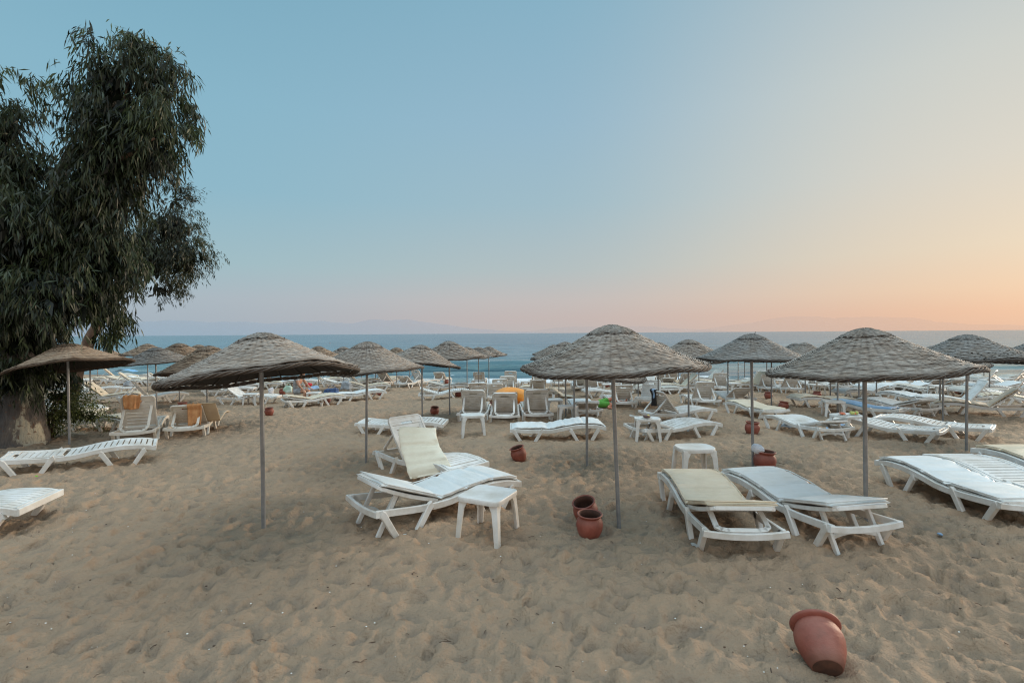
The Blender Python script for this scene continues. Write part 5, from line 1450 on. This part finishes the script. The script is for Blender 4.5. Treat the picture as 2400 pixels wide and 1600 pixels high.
# ------------------------------------------------------------------ eucalyptus trees
def W3(px, py, depth):
    return Vector(((px - 1200) / 1200 * depth, depth, CAM_H + (789.5 - py) / 1200 * depth))
class Leaves:
    def __init__(self, seed): self.V = []; self.T = []; self.g = np.random.default_rng(seed)
    def leaf(self, p, d, L, w, tint):
        g = self.g
        s = np.cross(d, g.normal(size=3)); s /= np.linalg.norm(s) + 1e-9
        bend = np.array([0, 0, -0.10 * L]) + s * 0
        self.V.append([p, p + d * L * 0.42 + s * w / 2, p + d * L + bend, p + d * L * 0.42 - s * w / 2]); self.T.append([tint] * 4)
    def spray(self, S, out, length, n, L, w, tint, droop=1.0):
        g = self.g; p = np.array(S, float); d = np.array(out, float) + np.array([0, 0, 0.5]); d /= np.linalg.norm(d); step = length / n
        for i in range(n):
            d = d + np.array([0, 0, -0.32 * droop * (10 / n)]) + g.normal(size=3) * 0.10; d /= np.linalg.norm(d); p = p + d * step
            for _ in range(1 if n > 6 else 2):
                ld = d * 0.5 + np.array([0, 0, -0.95 * droop]) + g.normal(size=3) * 0.42; ld /= np.linalg.norm(ld)
                self.leaf(p + g.normal(size=3) * 0.03, ld, L * g.uniform(0.65, 1.25), w * g.uniform(0.7, 1.3), np.clip(tint + g.normal() * 0.13, 0, 1))
    def lobe(self, c, r, n, length, nl, L, w, base=0.4, droop=1.0, core=120, corel=0.36):
        g = self.g; c = np.array(c); r = np.array(r); nc = max(3, n // 9)
        for _ in range(nc):
            u = g.normal(size=3); u /= np.linalg.norm(u); q = g.uniform(0.35, 1.0) ** 0.5
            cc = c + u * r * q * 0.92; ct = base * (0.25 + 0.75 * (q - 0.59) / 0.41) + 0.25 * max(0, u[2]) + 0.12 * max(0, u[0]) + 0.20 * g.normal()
            for _ in range(max(2, int(round(n / nc)))):
                S = cc + g.normal(size=3) * (0.05 + 0.13 * r.mean())
                o = u * np.array([0.45, 0.45, 0.3]) + g.normal(size=3) * 0.25 + np.array([0, 0, -0.15])
                self.spray(S, o, length * g.uniform(0.55, 1.25), nl, L, w, np.clip(ct, 0.0, 1), droop)
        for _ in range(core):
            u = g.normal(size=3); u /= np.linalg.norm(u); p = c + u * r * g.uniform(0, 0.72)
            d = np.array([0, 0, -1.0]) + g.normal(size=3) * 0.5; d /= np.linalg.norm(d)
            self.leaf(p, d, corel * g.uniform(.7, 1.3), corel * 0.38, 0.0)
    def mesh(self, name):
        V = np.array(self.V).reshape(-1, 3); n = len(V) // 4
        F = np.arange(n * 4).reshape(n, 4)
        me = npmesh(name, V, F, True, {"tint": np.array(self.T).ravel()}); return me

tb = at(36, 1042)
tr = thing("eucalyptus_tree", tb, 0, "large drooping eucalyptus at left with thick pale patched trunk", "tree")
inv = Matrix.Translation(-tb)
D0 = tb.y + 0.25
def limb(pts, rad, name, mat, root, off):
    b = B(); g = random.Random(len(pts) + int(rad[0] * 100))
    P = [Vector(p) for p in pts]; PP = []; RR = []
    for i in range(len(P) - 1):
        for k in range(6):
            f = k / 6; PP.append(P[i].lerp(P[i + 1], f) + Vector((g.uniform(-1, 1), g.uniform(-1, 1), 0)) * 0.03 * rad[i]); RR.append(rad[i] + (rad[i + 1] - rad[i]) * f)
    PP.append(P[-1]); RR.append(rad[-1])
    b.tube([p - off for p in PP], RR, 16)
    b.bm.normal_update()
    for v in b.bm.verts:
        n = vnoise(np.array([v.co.x * 4 + v.co.y * 3]), np.array([v.co.z * 1.3]), 3)[0] - .5
        v.co += v.normal * n * 0.22 * min(0.4, rad[0])
    return part(name, b.mesh(name, True), mat, root)
limb([tb + Vector((0, 0.1, -0.3)), tb + Vector((0.0, 0.1, 0.15)), tb + Vector((-0.02, 0.12, 0.7)), tb + Vector((-0.10, 0.2, 1.6)), tb + Vector((0.0, 0.4, 2.8)), W3(120, 480, D0 + .4), W3(180, 350, D0 + .5)], [0.54, 0.43, 0.365, 0.32, 0.28, 0.19, 0.09], "trunk", M['bark'], tr, tb)
for pts, rr in (([W3(80, 700, D0 + .3), W3(190, 560, D0 + .2), W3(270, 380, D0 + .1), W3(310, 200, D0)], [0.18, 0.13, 0.08, 0.03]),
                ([W3(60, 720, D0 + .3), W3(10, 520, D0 + .6), W3(-30, 330, D0 + .9)], [0.18, 0.11, 0.04]),
                ([W3(170, 440, D0 + .4), W3(260, 400, D0), W3(370, 330, D0 - .3)], [0.10, 0.06, 0.02])):
    limb(pts, rr, "branch", M['bark2'], tr, tb)
lv = Leaves(21); off = np.array(tb)
k = D0 / 1200
def lb(px, py, rx, ry, n, dz=0.0, rd=None, **kw):
    c = W3(px, py, D0 + dz)
    a = dict(length=0.55, nl=15, L=0.20, w=0.029, base=0.38); a.update(kw)
    lv.lobe(np.array(c) - off, (rx * k, (rd or (rx + ry) / 2) * k, ry * k), n, **a)
lb(250, 138, 52, 30, 70, core=4, base=0.55, w=0.028)
lb(330, 140, 50, 30, 60, core=4, base=0.5, w=0.028)
lb(385, 175, 46, 44, 60, core=10)
lb(285, 195, 88, 50, 120, core=40)
lb(212, 200, 42, 40, 36, core=4, base=0.5)
lb(418, 215, 24, 60, 34, core=0)
lb(300, 275, 80, 64, 170, core=170, base=0.36)
lb(398, 278, 32, 60, 62, core=10)
lb(430, 330, 12, 34, 16, core=0)
lb(260, 370, 78, 80, 220, core=330, base=0.26)
lb(350, 340, 58, 58, 130, core=110, base=0.36)
lb(180, 262, 24, 40, 16, core=0)
lb(220, 480, 85, 85, 220, core=380, base=0.26)
lb(262, 470, 38, 62, 90, core=90, base=0.34)
lb(170, 570, 95, 85, 210, core=420, base=0.26)
lb(250, 590, 52, 60, 130, core=160, base=0.40)
lb(200, 660, 70, 55, 130, core=220, base=0.42)
lb(290, 655, 12, 50, 22, core=0, base=0.3)
lb(130, 690, 85, 60, 150, core=280, base=0.34, dz=-0.55)
lb(-5, 160, 45, 36, 24, core=0, base=0.5, w=0.028)
lb(40, 215, 46, 34, 34, core=0, base=0.5)
lb(10, 285, 66, 52, 110, core=70)
lb(36, 395, 78, 80, 190, core=320, base=0.26)
lb(105, 500, 55, 60, 110, core=160, base=0.22)
lb(30, 540, 95, 95, 220, core=440, base=0.24, dz=-0.55)
lb(50, 690, 100, 70, 200, core=380, base=0.36, dz=-0.55)
lb(-130, 380, 120, 170, 220, core=420, base=0.25)
lb(-130, 640, 120, 130, 180, core=360, base=0.25, dz=-0.55)
lb(30, 775, 85, 45, 150, core=200, base=0.40, dz=-0.45)
lb(60, 830, 60, 40, 70, core=90, base=0.3, dz=0.3)
lb(25, 885, 60, 26, 60, core=30, base=0.22, dz=-0.72, length=0.42)
lb(105, 870, 36, 30, 40, core=14, base=0.3, dz=0.2, length=0.45)
lb(255, 775, 34, 22, 30, core=0, base=0.6, dz=0.6, length=0.4)
lb(222, 725, 46, 28, 60, core=24, base=0.5, dz=0.6)
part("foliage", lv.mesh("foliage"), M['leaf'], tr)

t2 = at(161, 956)
tr2 = thing("eucalyptus_tree", t2, 0, "second leaning eucalyptus behind, with finer leaves reaching right over the beach", "tree")
D2 = t2.y
limb([t2 + Vector((-0.02, 0, -0.3)), t2 + Vector((0.0, 0, 0.1)), W3(180, 870, D2), W3(212, 795, D2), W3(262, 715, D2), W3(330, 640, D2), W3(420, 570, D2)], [0.26, 0.21, 0.17, 0.15, 0.12, 0.08, 0.03], "trunk", M['bark2'], tr2, t2)
limb([W3(262, 715, D2), W3(300, 600, D2), W3(380, 530, D2)], [0.09, 0.06, 0.02], "branch", M['bark2'], tr2, t2)
lv = Leaves(33); off = np.array(t2); k = D2 / 1200
def lb2(px, py, rx, ry, n, **kw):
    a = dict(length=0.50, nl=15, L=0.135, w=0.024, base=0.36, droop=0.75, corel=0.30); a.update(kw)
    lv.lobe(np.array(W3(px, py, D2)) - off, (rx * k, (rx + ry) / 2 * k, ry * k), n, **a)
lb2(402, 535, 58, 50, 230, core=340)
lb2(408, 475, 48, 22, 70, core=12, droop=0.3)
lb2(440, 600, 42, 50, 160, core=150)
lb2(375, 610, 70, 62, 240, core=360)
lb2(380, 675, 48, 34, 110, core=30)
lb2(330, 570, 40, 50, 120, core=150)
lb2(478, 610, 16, 40, 40, core=0)
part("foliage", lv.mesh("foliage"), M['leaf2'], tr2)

# shrub at the foot of the big trunk
sb = at(118, 1026)
sr = thing("shrub", sb, 0, "yellow green feathery shrub at the foot of the big trunk", "shrub")
lv = Leaves(44); off = np.array(sb); k = sb.y / 1200
b = B(); g = random.Random(4)
for _ in range(16):
    a = g.uniform(0, 6.28); e = Vector((math.cos(a) * g.uniform(.1, .45), math.sin(a) * .3, g.uniform(.5, 1.0)))
    b.tube([Vector((math.cos(a) * .05, math.sin(a) * .05, -0.05)), e * 0.5 + Vector((0, 0, .1)), e], [0.010, 0.007, 0.004], 5)
part("stem", b.mesh("stem"), M['bark2'], sr)
for (px, py, rx, ry, n) in ((125, 975, 40, 32, 260), (165, 965, 36, 30, 190), (140, 925, 36, 26, 110), (112, 1005, 24, 22, 110), (205, 975, 28, 18, 60)):
    c = W3(px, py, sb.y)
    lv.lobe(np.array(c) - off, (rx * k, 30 * k, ry * k), n, length=0.34, nl=10, L=0.065, w=0.016, base=0.5, droop=0.3, core=140, corel=0.11)
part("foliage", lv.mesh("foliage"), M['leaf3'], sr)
sb = at(20, 1010)
sr = thing("shrub", sb, 0, "bright green conifer-like sprays at the left edge beside the canopy", "shrub")
lv = Leaves(45); off = np.array(sb); k = sb.y / 1200
part("stem", B().tube([(0, 0, -0.05), (0.02, 0, 0.9), (0.05, 0, 1.6)], [0.03, 0.02, 0.008], 7).mesh("stem"), M['bark2'], sr)
for (px, py, rx, ry, n) in ((22, 835, 42, 22, 110), (40, 860, 30, 18, 60)):
    c = W3(px, py, sb.y - 0.9)
    lv.lobe(np.array(c) - off, (rx * k, 26 * k, ry * k), n, length=0.30, nl=12, L=0.06, w=0.012, base=0.75, droop=0.1, core=40, corel=0.10)
part("foliage", lv.mesh("foliage"), M['leaf3'], sr)

# ------------------------------------------------------------------ scattered bits on the sand
def bits(name, n, mats, label, seed, size, kindf):
    g = random.Random(seed); b = B()
    for _ in range(n):
        y = 2.4 * (7.5 / 2.4) ** g.random(); x = (g.random() * 2 - 1) * (y + 1.0)
        s = size * g.uniform(0.5, 1.5)
        z = gz(x, y) + 0.012
        if kindf == 'twig' and g.random() < 0.45:
            a = g.uniform(0, 6.28); l = s * g.uniform(3, 7)
            b.tube([(x, y, z), (x + math.cos(a) * l / 2, y + math.sin(a) * l / 2, z + 0.006), (x + math.cos(a) * l, y + math.sin(a) * l, z)], s * 0.28, 5)
        else:
            b.ball((x, y, z), (s, s * g.uniform(.5, 1), s * 0.5), 6)
    o = link(name, b.mesh(name, False), mats); tag(o, label, "debris", kind="stuff")
bits("twigs_and_pebbles", 420, M['bark2'], "dark twigs and pebbles scattered over the near sand", 3, 0.008, 'twig')
bits("shell_fragments", 240, M['china'], "white shell fragments scattered over the near sand", 5, 0.0055, 'shell')
